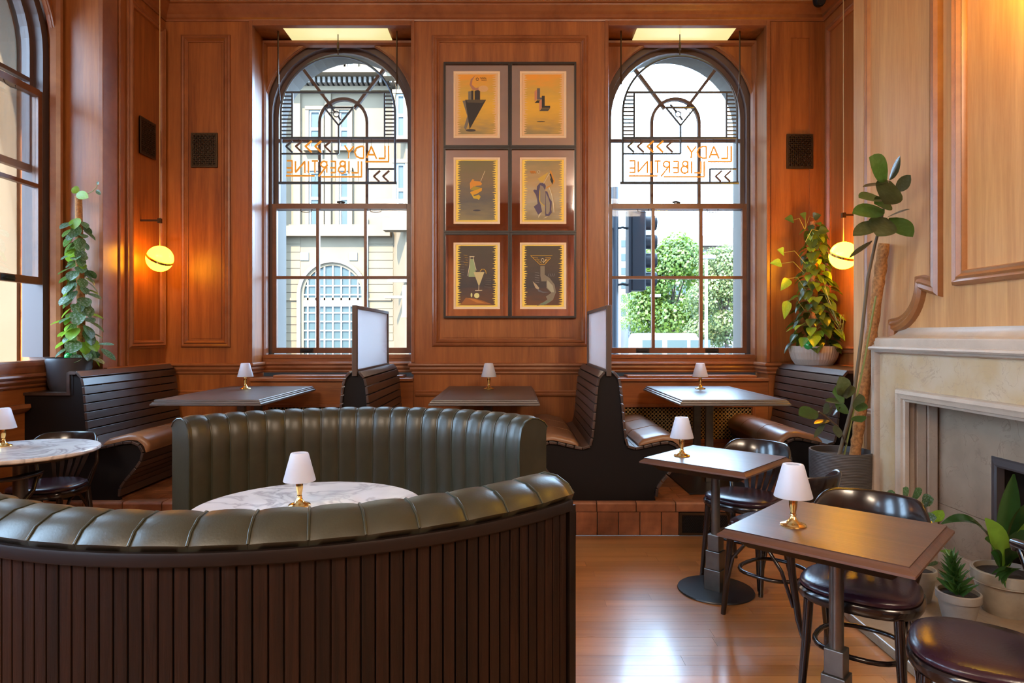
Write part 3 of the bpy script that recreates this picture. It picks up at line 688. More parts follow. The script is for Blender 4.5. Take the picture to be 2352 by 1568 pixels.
# ------------------------------------------------------------------ picture frames (two columns of three)
def artwork(ix, iz, label, paint):
    x0 = xpx(1020) + ix*0.606; x1 = x0 + 0.604
    zt = zpx(147) - iz*0.778; z0 = zt - 0.776
    cx, cz = (x0+x1)/2, (z0+zt)/2
    t = thing('framed_print', (cx, YB - 0.02, cz), label, 'picture', 'six mirror-mounted prints on the middle pier')
    a, b = 0.302, 0.388
    f = 0.017
    y0, y1 = -0.028, 0.012
    for q in ((-a, a, -b, -b+f), (-a, a, b-f, b), (-a, -a+f, -b+f, b-f), (a-f, a, -b+f, b-f)):
        MB().box(q[0], q[1], y0, y1, q[2], q[3]).build('frame_bar', M['artframe'], t)
    MB().box(-a+f, a-f, -0.008, 0.0, -b+f, b-f).build('mirror_mount', M['mirror'], t)
    w, h = 0.210, 0.302
    dz = -0.004 if iz != 0 else 0.004
    mb = MB().sweep([(-w, 0, -h+dz), (-w, 0, h+dz), (w, 0, h+dz), (w, 0, -h+dz)], (0, -1, 0), [(-0.002, 0.006), (-0.002, 0.014), (0.016, 0.012), (0.022, 0.006)], True)
    mb.build('mount', M['artmount'], t)
    pr = MB().box(-w+0.02, w-0.02, -0.0095, -0.008, -h+dz+0.02, h+dz-0.02).build('print', paint['paper'], t)
    # painted field with a torn edge
    fw, fh = w-0.045, h-0.026
    rnd = random.Random(ix*10+iz)
    pts = []
    n = 26
    for k in range(n):
        z = -fh + 2*fh*k/n
        d = rnd.uniform(0.008, 0.028)
        pts += [(-fw - rnd.uniform(0.0, 0.014), z + 2*fh/n*0.3), (-fw - rnd.uniform(0, 0.01), z + 2*fh/n*0.62), (-fw + d, z + 2*fh/n*0.95)]
    pts += [(-fw, fh)]
    for k in range(n):
        z = fh - 2*fh*k/n
        d = rnd.uniform(0.008, 0.028)
        pts += [(fw + rnd.uniform(0.0, 0.014), z - 2*fh/n*0.3), (fw + rnd.uniform(0, 0.01), z - 2*fh/n*0.62), (fw - d, z - 2*fh/n*0.95)]
    mb = MB()
    # fan of horizontal strips between left and right outline
    left = pts[:3*n+1]; right = pts[3*n+1:][::-1]
    m = min(len(left), len(right)); vs = []; 
    for i in range(m): vs += [(left[i][0], -0.0102, left[i][1]+dz), (right[i][0], -0.0102, left[i][1]+dz)]
    mb.add(vs, [(2*i, 2*i+1, 2*i+3, 2*i+2) for i in range(m-1)])
    mb.build('painted_field', paint['field'], pr)
    k = 0
    for col, poly in paint['shapes']:
        k += 1
        yy = -0.0104 - 0.0002*k
        if isinstance(poly, tuple) and poly[0] == 'line':
            MB().tube([(x*1.0, yy, z+dz) for x, z in poly[2]], poly[1], 6).build('brush_stroke', artmat(col), pr)
        else:
            MB().add([(x, yy, z+dz) for x, z in poly], [tuple(range(len(poly)))]).build('painted_shape', artmat(col), pr)
    return t
ARTM = {}
def artmat(c):
    if c not in ARTM: ARTM[c] = plain('print_ink', c, 0.6)
    return ARTM[c]
def fieldmat(name, stops):
    m, N, L, b = newmat(name)
    tc = N.new('ShaderNodeTexCoord'); sp = N.new('ShaderNodeSeparateXYZ'); L.new(tc.outputs['Object'], sp.inputs[0])
    mp = N.new('ShaderNodeMapping'); mp.inputs['Scale'].default_value = (4, 1, 16); L.new(tc.outputs['Object'], mp.inputs['Vector'])
    n = N.new('ShaderNodeTexNoise'); n.inputs['Scale'].default_value = 1.2; n.inputs['Detail'].default_value = 5; L.new(mp.outputs['Vector'], n.inputs['Vector'])
    mr = N.new('ShaderNodeMapRange'); mr.inputs['From Min'].default_value = -0.28; mr.inputs['From Max'].default_value = 0.28; L.new(sp.outputs['Z'], mr.inputs['Value'])
    ad = N.new('ShaderNodeMath'); ad.operation = 'MULTIPLY_ADD'; ad.inputs[1].default_value = 0.5; L.new(n.outputs['Fac'], ad.inputs[0]); L.new(mr.outputs['Result'], ad.inputs[2])
    sb = N.new('ShaderNodeMath'); sb.operation = 'SUBTRACT'; sb.inputs[1].default_value = 0.25; L.new(ad.outputs[0], sb.inputs[0])
    r = N.new('ShaderNodeValToRGB'); e = r.color_ramp.elements
    e[0].position = 0; e[0].color = (*stops[0], 1); e[1].position = 1; e[1].color = (*stops[-1], 1)
    for i, s in enumerate(stops[1:-1]): q = e.new((i+1)/(len(stops)-1)); q.color = (*s, 1)
    L.new(sb.outputs[0], r.inputs['Fac']); L.new(r.outputs['Color'], b.inputs['Base Color']); b.inputs['Roughness'].default_value = 0.55
    return m
warm = fieldmat('orange_field', [(0.30, 0.23, 0.10), (0.66, 0.38, 0.05), (0.82, 0.46, 0.04), (0.66, 0.40, 0.06), (0.90, 0.36, 0.03)])
dusk = fieldmat('dusk_field', [(0.28, 0.22, 0.10), (0.13, 0.12, 0.10), (0.23, 0.16, 0.08), (0.20, 0.17, 0.065)])
dawn = fieldmat('pale_dusk_field', [(0.30, 0.23, 0.11), (0.48, 0.40, 0.25), (0.50, 0.32, 0.12), (0.30, 0.24, 0.11)])
night = fieldmat('night_field', [(0.16, 0.06, 0.02), (0.055, 0.045, 0.04), (0.085, 0.058, 0.038), (0.075, 0.06, 0.035)])
cream = plain('print_paper', (0.80, 0.50, 0.24), 0.6); yel = plain('print_paper_yellow', (0.95, 0.66, 0.10), 0.6)
K, G1, PU, OR, WH = (0.03, 0.026, 0.022), (0.20, 0.17, 0.12), (0.10, 0.075, 0.13), (0.75, 0.26, 0.02), (0.80, 0.68, 0.42)
def ell(cx, cz, rx, rz, n=20): return [(cx + rx*math.cos(2*PI*i/n), cz + rz*math.sin(2*PI*i/n)) for i in range(n)]
def wav(x0, x1, z, amp, n=14, k=3): return [(x0 + (x1-x0)*i/n, z + amp*math.sin(2*PI*k*i/n)) for i in range(n+1)]
artwork(0, 0, 'print of a dark inverted cone tower, top left of the six', dict(paper=cream, field=warm, shapes=[
    (G1, [(-0.13, 0.035), (-0.105, 0.04), (-0.075, -0.08), (-0.085, -0.11)]), (G1, [(-0.085, -0.10), (-0.06, -0.12), (-0.10, -0.235), (-0.118, -0.21)]),
    (K, [(-0.105, 0.045), (0.085, 0.045), (-0.065, -0.225)]), ((0.10, 0.075, 0.04), [(-0.10, 0.045), (0.085, 0.045), (0.05, 0.015), (-0.085, 0.02)]),
    (G1, [(-0.078, 0.045), (-0.05, 0.045), (-0.05, 0.125), (-0.078, 0.12)]), (K, [(-0.05, 0.045), (-0.03, 0.045), (-0.03, 0.128), (-0.05, 0.128)]), (K, [(-0.02, 0.045), (0.03, 0.045), (0.03, 0.14), (-0.02, 0.125)]),
    ((0.45, 0.20, 0.12), [(-0.04, 0.135), (-0.065, 0.18), (-0.055, 0.23), (-0.01, 0.27), (-0.04, 0.225), (-0.045, 0.18), (-0.01, 0.15), (0.025, 0.16), (0.02, 0.13)]),
    ((0.72, 0.42, 0.16), ell(0.06, 0.145, 0.045, 0.03)), (K, ('line', 0.002, ell(0.005, 0.232, 0.011, 0.012))),
    (K, ('line', 0.0014, wav(0.03, 0.085, 0.245, 0.003))), (K, ('line', 0.0014, wav(0.035, 0.09, 0.235, 0.003))), (K, ('line', 0.0014, wav(0.04, 0.09, 0.222, 0.003))),
    ((0.06, 0.05, 0.045), ell(-0.055, -0.235, 0.045, 0.012))]))
artwork(1, 0, 'print of two floating grey L blocks, top right of the six', dict(paper=cream, field=warm, shapes=[
    ((0.60, 0.24, 0.13), [(-0.078, 0.03), (-0.055, 0.05), (-0.055, 0.14), (-0.078, 0.12)]), ((0.13, 0.11, 0.11), [(-0.055, 0.045), (-0.028, 0.045), (-0.028, 0.15), (-0.055, 0.15)]), ((0.13, 0.11, 0.11), [(-0.055, 0.045), (-0.01, 0.045), (-0.01, 0.065), (-0.055, 0.065)]), (K, [(-0.078, 0.015), (-0.055, 0.04), (-0.01, 0.04), (-0.035, 0.015)]),
    ((0.60, 0.24, 0.13), [(-0.035, -0.055), (-0.012, -0.03), (-0.012, 0.05), (-0.035, 0.03)]), (K, [(-0.012, -0.03), (0.015, -0.03), (0.015, 0.08), (-0.012, 0.08)]), (K, [(-0.012, -0.03), (0.065, -0.03), (0.065, -0.01), (-0.012, -0.01)]), ((0.10, 0.08, 0.05), [(-0.035, -0.06), (-0.012, -0.032), (0.065, -0.032), (0.045, -0.06)]),
    ((0.07, 0.055, 0.03), ell(-0.02, -0.155, 0.04, 0.005))]))
artwork(0, 1, 'print of an orange peel twist on a stick, middle left of the six', dict(paper=yel, field=dusk, shapes=[
    ((0.78, 0.62, 0.35), ('line', 0.0022, [(0.035, 0.085), (0.075, 0.18)])),
    ((0.75, 0.30, 0.03), [(-0.06, 0.02), (-0.063, 0.07), (-0.04, 0.105), (-0.02, 0.10), (-0.03, 0.09), (0.03, 0.085), (0.048, 0.065), (0.04, 0.05), (0.0, 0.045), (-0.04, 0.03), (-0.062, 0.01)]),
    ((0.42, 0.30, 0.03), [(-0.06, 0.005), (-0.03, 0.04), (0.03, 0.03), (0.04, 0.015), (-0.02, 0.0)]),
    ((0.75, 0.36, 0.02), [(-0.055, -0.01), (0.03, 0.02), (0.048, 0.025), (0.045, 0.0), (0.0, -0.03), (-0.04, -0.04), (-0.06, -0.02)]),
    ((0.68, 0.44, 0.03), [(-0.05, -0.03), (-0.02, -0.05), (0.02, -0.035), (0.035, -0.055), (0.02, -0.085), (0.005, -0.075), (-0.03, -0.07)]),
    ((0.05, 0.05, 0.065), ell(0.0, -0.18, 0.035, 0.008))]))
artwork(1, 1, 'print of a purple curved form with a fan, middle right of the six', dict(paper=yel, field=dawn, shapes=[
    ((0.62, 0.40, 0.06), [(-0.05, 0.11), (0.05, 0.17), (0.0, 0.075), (-0.03, 0.085)]), ((0.65, 0.28, 0.03), [(0.06, 0.185), (0.075, 0.18), (0.11, 0.085), (0.09, 0.06)]), (K, [(0.055, 0.165), (0.075, 0.15), (0.08, 0.125), (0.095, 0.09), (0.085, 0.055), (0.065, 0.10), (0.07, 0.12)]),
    (WH, ('line', 0.003, [(0.005, 0.065), (0.06, 0.16)])), ((0.65, 0.28, 0.03), [(0.03, 0.03), (0.08, 0.06), (0.075, 0.05), (0.03, 0.015)]),
    (PU, [(-0.05, -0.12), (-0.06, -0.02), (-0.055, 0.04), (-0.03, 0.07), (0.01, 0.07), (0.025, 0.045), (0.02, 0.01), (0.0, 0.012), (-0.005, 0.04), (-0.025, 0.05), (-0.035, 0.0), (-0.038, -0.08), (-0.02, -0.14), (-0.01, -0.19), (-0.045, -0.22), (-0.085, -0.145)]),
    ((0.30, 0.25, 0.18), [(-0.03, 0.0), (-0.028, 0.045), (0.0, 0.04), (0.015, 0.005), (0.015, -0.14), (-0.025, -0.11)]), ((0.80, 0.55, 0.05), ('line', 0.003, [(-0.03, 0.0), (-0.03, -0.10), (0.012, -0.14)])),
    (PU, [(-0.065, -0.04), (-0.09, 0.0), (-0.08, 0.01), (-0.055, 0.005), (-0.06, -0.08)]),
    (PU, [(0.02, 0.0), (0.04, -0.01), (0.06, -0.07), (0.08, -0.10), (0.075, -0.17), (0.08, -0.20), (0.055, -0.23), (0.02, -0.23)]), ((0.32, 0.27, 0.18), [(0.025, -0.02), (0.045, -0.06), (0.062, -0.11), (0.06, -0.19), (0.045, -0.215), (0.028, -0.21)]),
    (WH, ('line', 0.004, [(0.055, 0.03), (0.08, -0.04), (0.095, -0.12), (0.10, -0.20)])), (WH, [(-0.04, -0.225), (-0.015, -0.20), (-0.045, -0.25)]), (WH, [(0.0, -0.255), (0.025, -0.24), (0.05, -0.235)]),
    (OR, ('line', 0.003, wav(-0.12, -0.07, 0.175, 0.004))), (OR, ('line', 0.003, wav(-0.115, -0.065, 0.163, 0.004))), (WH, ('line', 0.0025, ell(-0.04, 0.17, 0.011, 0.012)))]))
artwork(0, 2, 'print of a bottle and a cocktail glass at night, bottom left of the six', dict(paper=yel, field=night, shapes=[
    ((0.36, 0.12, 0.02), [(-0.15, -0.265), (-0.10, -0.20), (-0.03, -0.205), (0.05, -0.225), (0.14, -0.26)]), ((0.55, 0.2, 0.03), [(-0.08, -0.205), (-0.02, -0.21), (0.08, -0.25), (0.0, -0.245)]),
    ((0.34, 0.42, 0.19), [(-0.075, -0.01), (-0.01, -0.01), (-0.012, 0.08), (-0.03, 0.155), (-0.06, 0.155), (-0.066, 0.08)]), (WH, ('line', 0.0025, [(-0.082, 0.0), (-0.065, 0.1), (-0.06, 0.17)])), (WH, ('line', 0.0025, [(-0.005, 0.05), (-0.025, 0.13), (-0.03, 0.17)])), (WH, ('line', 0.004, [(-0.066, 0.175), (-0.022, 0.175)])),
    ((0.62, 0.50, 0.22), [(-0.03, 0.035), (0.07, 0.035), (0.025, -0.085), (0.015, -0.085)]), (WH, ('line', 0.003, [(0.02, -0.085), (0.018, -0.13)])), (WH, ('line', 0.003, [(-0.015, -0.135), (0.05, -0.132)])), ((0.75, 0.42, 0.03), ('line', 0.003, [(0.03, 0.04), (0.045, 0.06), (0.068, 0.06), (0.082, 0.045), (0.086, 0.02)])),
    ((0.75, 0.68, 0.25), ell(0.0, -0.18, 0.024, 0.024)), ((0.75, 0.68, 0.25), ell(-0.048, -0.175, 0.008, 0.02))] +
    [((0.60, 0.33, 0.04), ('line', 0.0018, [(-0.12 + 0.01*(i % 3), 0.19 - 0.022*i), (-0.085 + 0.006*(i % 2), 0.186 - 0.022*i)])) for i in range(5)] + [((0.3, 0.27, 0.22), ('line', 0.0012, [(0.07 + 0.01*(i % 2), -0.02 - 0.02*i), (0.13, -0.024 - 0.02*i)])) for i in range(5)] + [((0.3, 0.27, 0.22), ('line', 0.0012, [(-0.15 + 0.006*(i % 3), 0.13 - 0.024*i), (-0.115, 0.128 - 0.024*i)])) for i in range(6)]))
artwork(1, 2, 'print of a swirling martini glass at night, bottom right of the six', dict(paper=yel, field=night, shapes=[
    ((0.72, 0.42, 0.04), ('line', 0.0028, [(-0.115, 0.185), (0.085, 0.185)])), ((0.72, 0.42, 0.04), ('line', 0.0028, [(-0.112, 0.183), (-0.03, 0.105), (0.015, 0.105), (0.07, 0.165)]))] +
    [((0.72, 0.42, 0.04), ('line', 0.0022, [(-0.09 + 0.02*i, 0.168 - 0.015*i), (-0.045 + 0.012*i, 0.162 - 0.015*i)])) for i in range(4)] + [((0.72, 0.42, 0.04), ('line', 0.0022, [(0.02, 0.165 - 0.014*i), (0.065 - 0.012*i, 0.17 - 0.014*i)])) for i in range(4)] +
    [(WH, ('line', 0.0022, ell(-0.005, 0.145, 0.012, 0.013))), (WH, ('line', 0.003, [(0.0, 0.118), (0.032, 0.155)])),
    ((0.24, 0.20, 0.13), [(-0.025, 0.09), (0.015, 0.09), (0.015, 0.01), (0.06, -0.02), (0.105, -0.08), (0.118, -0.15), (0.09, -0.22), (0.03, -0.26), (-0.06, -0.275), (-0.01, -0.25), (0.04, -0.215), (0.025, -0.19), (0.075, -0.155), (0.03, -0.11), (0.03, -0.05), (-0.015, -0.05), (-0.025, 0.0)]),
    ((0.42, 0.38, 0.24), [(0.04, -0.04), (0.09, -0.09), (0.10, -0.15), (0.075, -0.15), (0.04, -0.11), (0.035, -0.07)]), ((0.20, 0.24, 0.14), [(-0.03, -0.255), (0.06, -0.22), (0.08, -0.20), (0.06, -0.24), (0.0, -0.268)]),
    ((0.5, 0.38, 0.22), [(-0.095, -0.05), (-0.06, -0.08), (-0.035, -0.11), (-0.045, -0.13), (-0.07, -0.11)]), ((0.13, 0.12, 0.12), [(-0.06, -0.115), (0.0, -0.145), (0.06, -0.15), (0.0, -0.155), (-0.04, -0.145)])] +
    [((0.34, 0.3, 0.26), ('line', 0.0013, [(-0.075, 0.03 - 0.022*i), (-0.035, 0.024 - 0.022*i)])) for i in range(5)] + [((0.3, 0.28, 0.26), ('line', 0.0012, [(0.055 + 0.017*i, 0.02), (0.045 + 0.017*i, -0.005)])) for i in range(4)]))

# ------------------------------------------------------------------ benches with slatted backs
# profile of one side : (distance from the back line, height above the platform)
PROF = [(0.030, 0.920), (0.058, 0.900), (0.076, 0.865), (0.086, 0.80), (0.098, 0.66), (0.110, 0.52), (0.124, 0.405), (0.150, 0.372), (0.22, 0.378), (0.32, 0.402), (0.40, 0.420), (0.455, 0.415), (0.495, 0.385), (0.510, 0.335), (0.490, 0.275), (0.435, 0.205), (0.375, 0.135), (0.345, 0.09), (0.335, 0.05), (0.345, 0.0)]
def resample(pts, step):
    out = [pts[0]]; acc = 0
    for (a, b), (c, d) in zip(pts, pts[1:]):
        l = math.hypot(c-a, d-b); t = step - acc
        while t <= l: out.append((a+(c-a)*t/l, b+(d-b)*t/l)); t += step
        acc = (acc + l) % step
    return out
SLM = {}
def slat_mesh(L_, w):
    k = (round(L_, 3), round(w, 3))
    if k not in SLM:
        o = MB().box(-0.009, 0.009, 0, L_, -w/2, w/2).build('slat', M['slat']); SLM[k] = o.data; bpy.data.objects.remove(o)
    return SLM[k]
def bench_side(t, sgn, L_, cushion, y_end=0.0):
    pts = resample(PROF, 0.0615)
    me = slat_mesh(L_, 0.0535)
    for (a, b), (c, d) in zip(pts, pts[1:]):
        o = put('slat', me, t, 0.002)
        o.location = (sgn*(a+c)/2, 0, (b+d)/2)
        o.rotation_euler = (0, sgn*math.atan2(c-a, d-b) if d < b else sgn*math.atan2(c-a, d-b), 0)
    # cushion laid over the seat and rolled over its front
    seg = resample([p for p in PROF if 0.19 < p[0] and p[1] > 0.30][:7], 0.02)
    out = []
    for i, (a, b) in enumerate(seg):
        p, q = seg[max(i-1, 0)], seg[min(i+1, len(seg)-1)]
        tx, tz = q[0]-p[0], q[1]-p[1]; l = math.hypot(tx, tz); nx, nz = -tz/l, tx/l
        f = min(1, i/1.5, (len(seg)-1-i)/1.5)
        out.append((a + nx*0.012, b + nz*0.012, a + nx*(0.018+0.034*max(0.25, f)), b + nz*(0.018+0.034*max(0.25, f))))
    ys = [0.02, 0.03, 0.05] + [0.05 + (L_-0.10)*i/8 for i in range(1, 8)] + [L_-0.05, L_-0.03, L_-0.02]
    rings = []
    for j, yy in enumerate(ys):
        e = 0.45 if j in (0, len(ys)-1) else (0.85 if j in (1, len(ys)-2) else 1.0)
        low = [(sgn*a, yy, b) for a, b, c, d in out]; top = [(sgn*(a+(c-a)*e), yy, b+(d-b)*e) for a, b, c, d in out]
        rings.append(low + top[::-1])
    cu = MB().rings(rings).build('cushion', cushion, t, smooth=50)
    mb = MB()
    for f in (0.36, 0.68):
        MB().tube([(sgn*(c+0.0), L_*f, d+0.001) for a, b, c, d in out], 0.0022, 5).build('seam', cushion, cu)
def bench_double(x, y0, L_, label, rot=0):
    t = thing('bench', (x, y0, PZ), label, 'bench', 'slatted booth benches')
    full = [(a-0.010, b) for a, b in PROF]
    poly = full + [(-a, b) for a, b in full[::-1]]
    for q, n in ((0.022, 'end_panel'), (L_-0.05, 'end_panel')):
        MB().prism(poly[::-1], lambda a, b, tt: (a, tt, b), q, q+0.03).build(n, M['black'], t)
    bench_side(t, 1, L_, M['tan']); bench_side(t, -1, L_, M['tan'])
    # reeded glass screen on top
    z0, z1 = 0.91, 1.395
    sc = sub('screen', t)
    f = 0.026
    MB().box(-0.018, 0.018, 0.0, 0.032, z0-0.02, z1).build('post', M['screenframe'], sc, bevel=0.003)
    MB().box(-0.018, 0.018, L_-0.13, L_-0.10, z0-0.02, z1).build('post', M['screenframe'], sc, bevel=0.003)
    MB().box(-0.018, 0.018, 0.032, L_-0.13, z1-f, z1).build('top_rail', M['screenframe'], sc, bevel=0.003)
    MB().box(-0.018, 0.018, 0.032, L_-0.13, z0, z0+f).build('bottom_rail', M['screenframe'], sc, bevel=0.003)
    MB().box(-0.006, 0.006, 0.032, L_-0.13, z0+f, z1-f).build('reeded_pane', M['reeded'], sc)
    return t
bench_double(-1.121, 4.645, 1.31, 'double booth bench with the screen in front of the left arched window')
bench_double(0.690, 4.645, 1.31, 'double booth bench with the screen beside the right arched window')
def bench_single(x, y0, L_, sgn, label):
    t = thing('bench', (x, y0, PZ), label, 'bench', 'slatted booth benches')
    poly = [(-0.02, 0.0), (-0.02, 0.915)] + [(a-0.010, b) for a, b in PROF]
    for q in (0.022, L_-0.05):
        MB().prism([(sgn*a, b) for a, b in poly], lambda a, b, tt: (a, tt, b), q, q+0.03).build('end_panel', M['black'], t)
    MB().box(min(-sgn*0.022, 0.03*sgn), max(-sgn*0.022, 0.03*sgn), 0, L_, 0.90, 0.922).build('top_cap', M['slat'], t)
    bench_side(t, sgn, L_, M['tan'])
    return t
bl = bench_single(-3.145, 4.66, 1.28, 1, 'long slatted bench against the left wall beside the silver-leaved plant')
MB().box(-0.355, 0.02, 0.03, 0.06, 0.0, 0.75).box(-0.02, 0.0, 0.02, 0.06, 0.75, 0.915).build('side_box', M['black'], bl)
MB().box(-0.355, -0.02, 0.015, 0.55, 0.75, 0.77).box(-0.045, -0.022, 0.015, 0.075, 0.77, 0.915).build('side_shelf', M['slat'], bl)
brr = bench_single(2.505, 4.80, 1.18, -1, 'slatted bench against the right wall below the trailing plant')
MB().box(0.024, 0.36, 0.0, 1.18, 0.90, 0.922).build('ledge', M['slat'], brr)

# ------------------------------------------------------------------ booth tables
def booth_table(cx, label, marble_top=False):
    y0, y1 = 4.62, 5.86; w = 0.372
    t = thing('booth_table', (cx, (y0+y1)/2, PZ), label, 'table', 'booth tables')
    hl = (y1-y0)/2
    e = [(-0.004, 0.725), (0.0, 0.722), (0.002, 0.714), (0.010, 0.710), (0.012, 0.702), (0.020, 0.697), (0.022, 0.686), (0.010, 0.680), (-0.05, 0.680), (-0.05, 0.725)]
    MB().box(-w+0.02, w-0.02, -hl+0.02, hl-0.02, 0.682, 0.7245).build('top', M['boothtop'], t)
    MB().sweep([(-w, -hl, 0), (-w, hl, 0), (w, hl, 0), (w, -hl, 0)][::-1], (0, 0, 1), e, True).build('moulded_edge', M['boothtop'], t)
    for yy in (-0.02, 0.32):
        MB().box(-0.03, 0.03, yy-0.02, yy+0.02, 0.012, 0.682).build('post', M['steel'], t, bevel=0.003)
    MB().box(-0.26, 0.26, -0.40, 0.40, 0.0, 0.012).build('base_plate', M['blacksteel'], t, bevel=0.003)
    return t
booth_table(-2.160, 'dark booth table under the left arched window')
booth_table(-0.196, 'dark booth table under the framed prints')
booth_table(1.575, 'dark booth table under the right arched window')
ZT = PZ + 0.725

# ------------------------------------------------------------------ table lamps
def make_lamp(loc, label):
    t = thing('table_lamp', loc, label, 'lamp', 'small brass table lamps with white shades')
    MB().lathe([(0.0, 0), (0.047, 0), (0.048, 0.004), (0.046, 0.007), (0.030, 0.012), (0.020, 0.018), (0.013, 0.030), (0.010, 0.036), (0.012, 0.040), (0.010, 0.044), (0.0105, 0.052), (0.015, 0.075), (0.0155, 0.090), (0.012, 0.108), (0.0, 0.108)], n=28).build('stand', M['brass'], t, smooth=40)
    MB().lathe([(0.0, 0.108), (0.020, 0.110), (0.022, 0.135), (0.016, 0.16), (0.0, 0.162)], n=16).build('light_unit', M['frosted'], t, smooth=40)
    pr = [(0.0700, 0.108), (0.0705, 0.110), (0.0400, 0.222), (0.0370, 0.228), (0.030, 0.229), (0.0255, 0.226), (0.027, 0.222), (0.034, 0.218), (0.0670, 0.112), (0.0690, 0.1085)]
    MB().rings([[(r*math.cos(2*PI*k/36), r*math.sin(2*PI*k/36), z) for k in range(36)] for r, z in pr], True).build('shade', M['frosted'], t, smooth=40)
    return t
lamp0 = make_lamp((1.003, 2.33, 0.742), 'brass lamp with white shade on the nearest square table')
lamp0.scale = (0.93, 0.93, 0.96)
LG = 'small brass table lamps with white shades'
dup(lamp0, (0.954, 3.67, 0.742), 0, 'brass lamp with white shade on the middle square table')
dup(lamp0, (-0.885, 2.72, 0.712), 0, 'brass lamp with white shade on the big round marble table')
dup(lamp0, (-2.93, 3.76, 0.782), 0, 'brass lamp with white shade at the left edge, on the small marble table')
dup(lamp0, (-2.27, 5.56, ZT), 0, 'brass lamp with white shade on the left booth table')
dup(lamp0, (-0.197, 5.55, ZT), 0, 'brass lamp with white shade on the booth table under the prints')
dup(lamp0, (1.60, 5.55, ZT), 0, 'brass lamp with white shade on the right booth table')

# ------------------------------------------------------------------ square pedestal tables
def pedestal_table(cx, cy, ang, label, sh=0.0):
    t = thing('square_table', (cx, cy, 0), label, 'table', 'square pedestal tables', R(ang))
    w = 0.300
    e = [(0, 0.742), (0, 0.738), (0.006, 0.732), (0.020, 0.722), (0.020, 0.714), (0.004, 0.708), (-0.1, 0.708), (-0.1, 0.712), (-0.001, 0.7125), (-0.001, 0.7415)]
    q = w - 0.016
    MB().box(-q, q, -q, q, 0.709, 0.742).build('top', M['tabletop'], t)
    MB().sweep([(-q, -q, 0), (-q, q, 0), (q, q, 0), (q, -q, 0)][::-1], (0, 0, 1), e, True).build('bevelled_edge', M['tabletop'], t)
    MB().rings([[(-a, -a, z), (a, -a, z), (a, a, z), (-a, a, z)] for a, z in ((0.225, 0.672), (0.262, 0.708))]).build('under_frame', M['oakrim'], t)
    MB().lathe([(0.0, 0.30), (0.024, 0.30), (0.024, 0.672), (0.0, 0.672)], n=20).build('column', M['steel'], t, smooth=40)
    a = 0.0
    for z0, z1, h in ((0.010, 0.125, 0.047), (0.125, 0.225, 0.041), (0.225, 0.315, 0.033)):
        MB().box(-h, h, -h, h, z0, z1).build('stepped_block', M['steel'], t, bevel=0.003)
    MB().lathe([(0.0, 0), (0.205, 0.0), (0.208, 0.004), (0.205, 0.010), (0.0, 0.012)], n=48).build('round_base', M['blacksteel'], t, smooth=40)
    return t
pedestal_table(1.15, 2.315, 47, 'square brown pedestal table nearest the camera beside the hearth')
pedestal_table(1.135, 3.64, 47, 'square pedestal table with bright sheen on the open floor before the step')

# ------------------------------------------------------------------ round marble tables
def round_table(cx, cy, z, r, label):
    t = thing('round_table', (cx, cy, 0), label, 'table', 'round marble tables')
    MB().lathe([(0.0, z-0.022), (r-0.006, z-0.022), (r, z-0.016), (r, z-0.005), (r-0.005, z), (0.0, z)], n=72).build('marble_top', M['marble'], t, smooth=40)
    MB().lathe([(0.0, z-0.04), (r-0.05, z-0.04), (r-0.03, z-0.022), (0, z-0.022)], n=48).build('under_board', M['oakrim'], t, smooth=40)
    MB().lathe([(0, 0.01), (0.036, 0.01), (0.036, z-0.04), (0, z-0.04)], n=20).build('column', M['steel'], t, smooth=40)
    MB().lathe([(0, 0), (0.22, 0), (0.22, 0.010), (0, 0.012)], n=40).build('round_base', M['blacksteel'], t, smooth=40)
    return t
round_table(-0.84, 2.70, 0.712, 0.47, 'large round marble table inside the green circular seating')
round_table(-2.755, 3.66, 0.782, 0.385, 'small round marble table at the left edge')

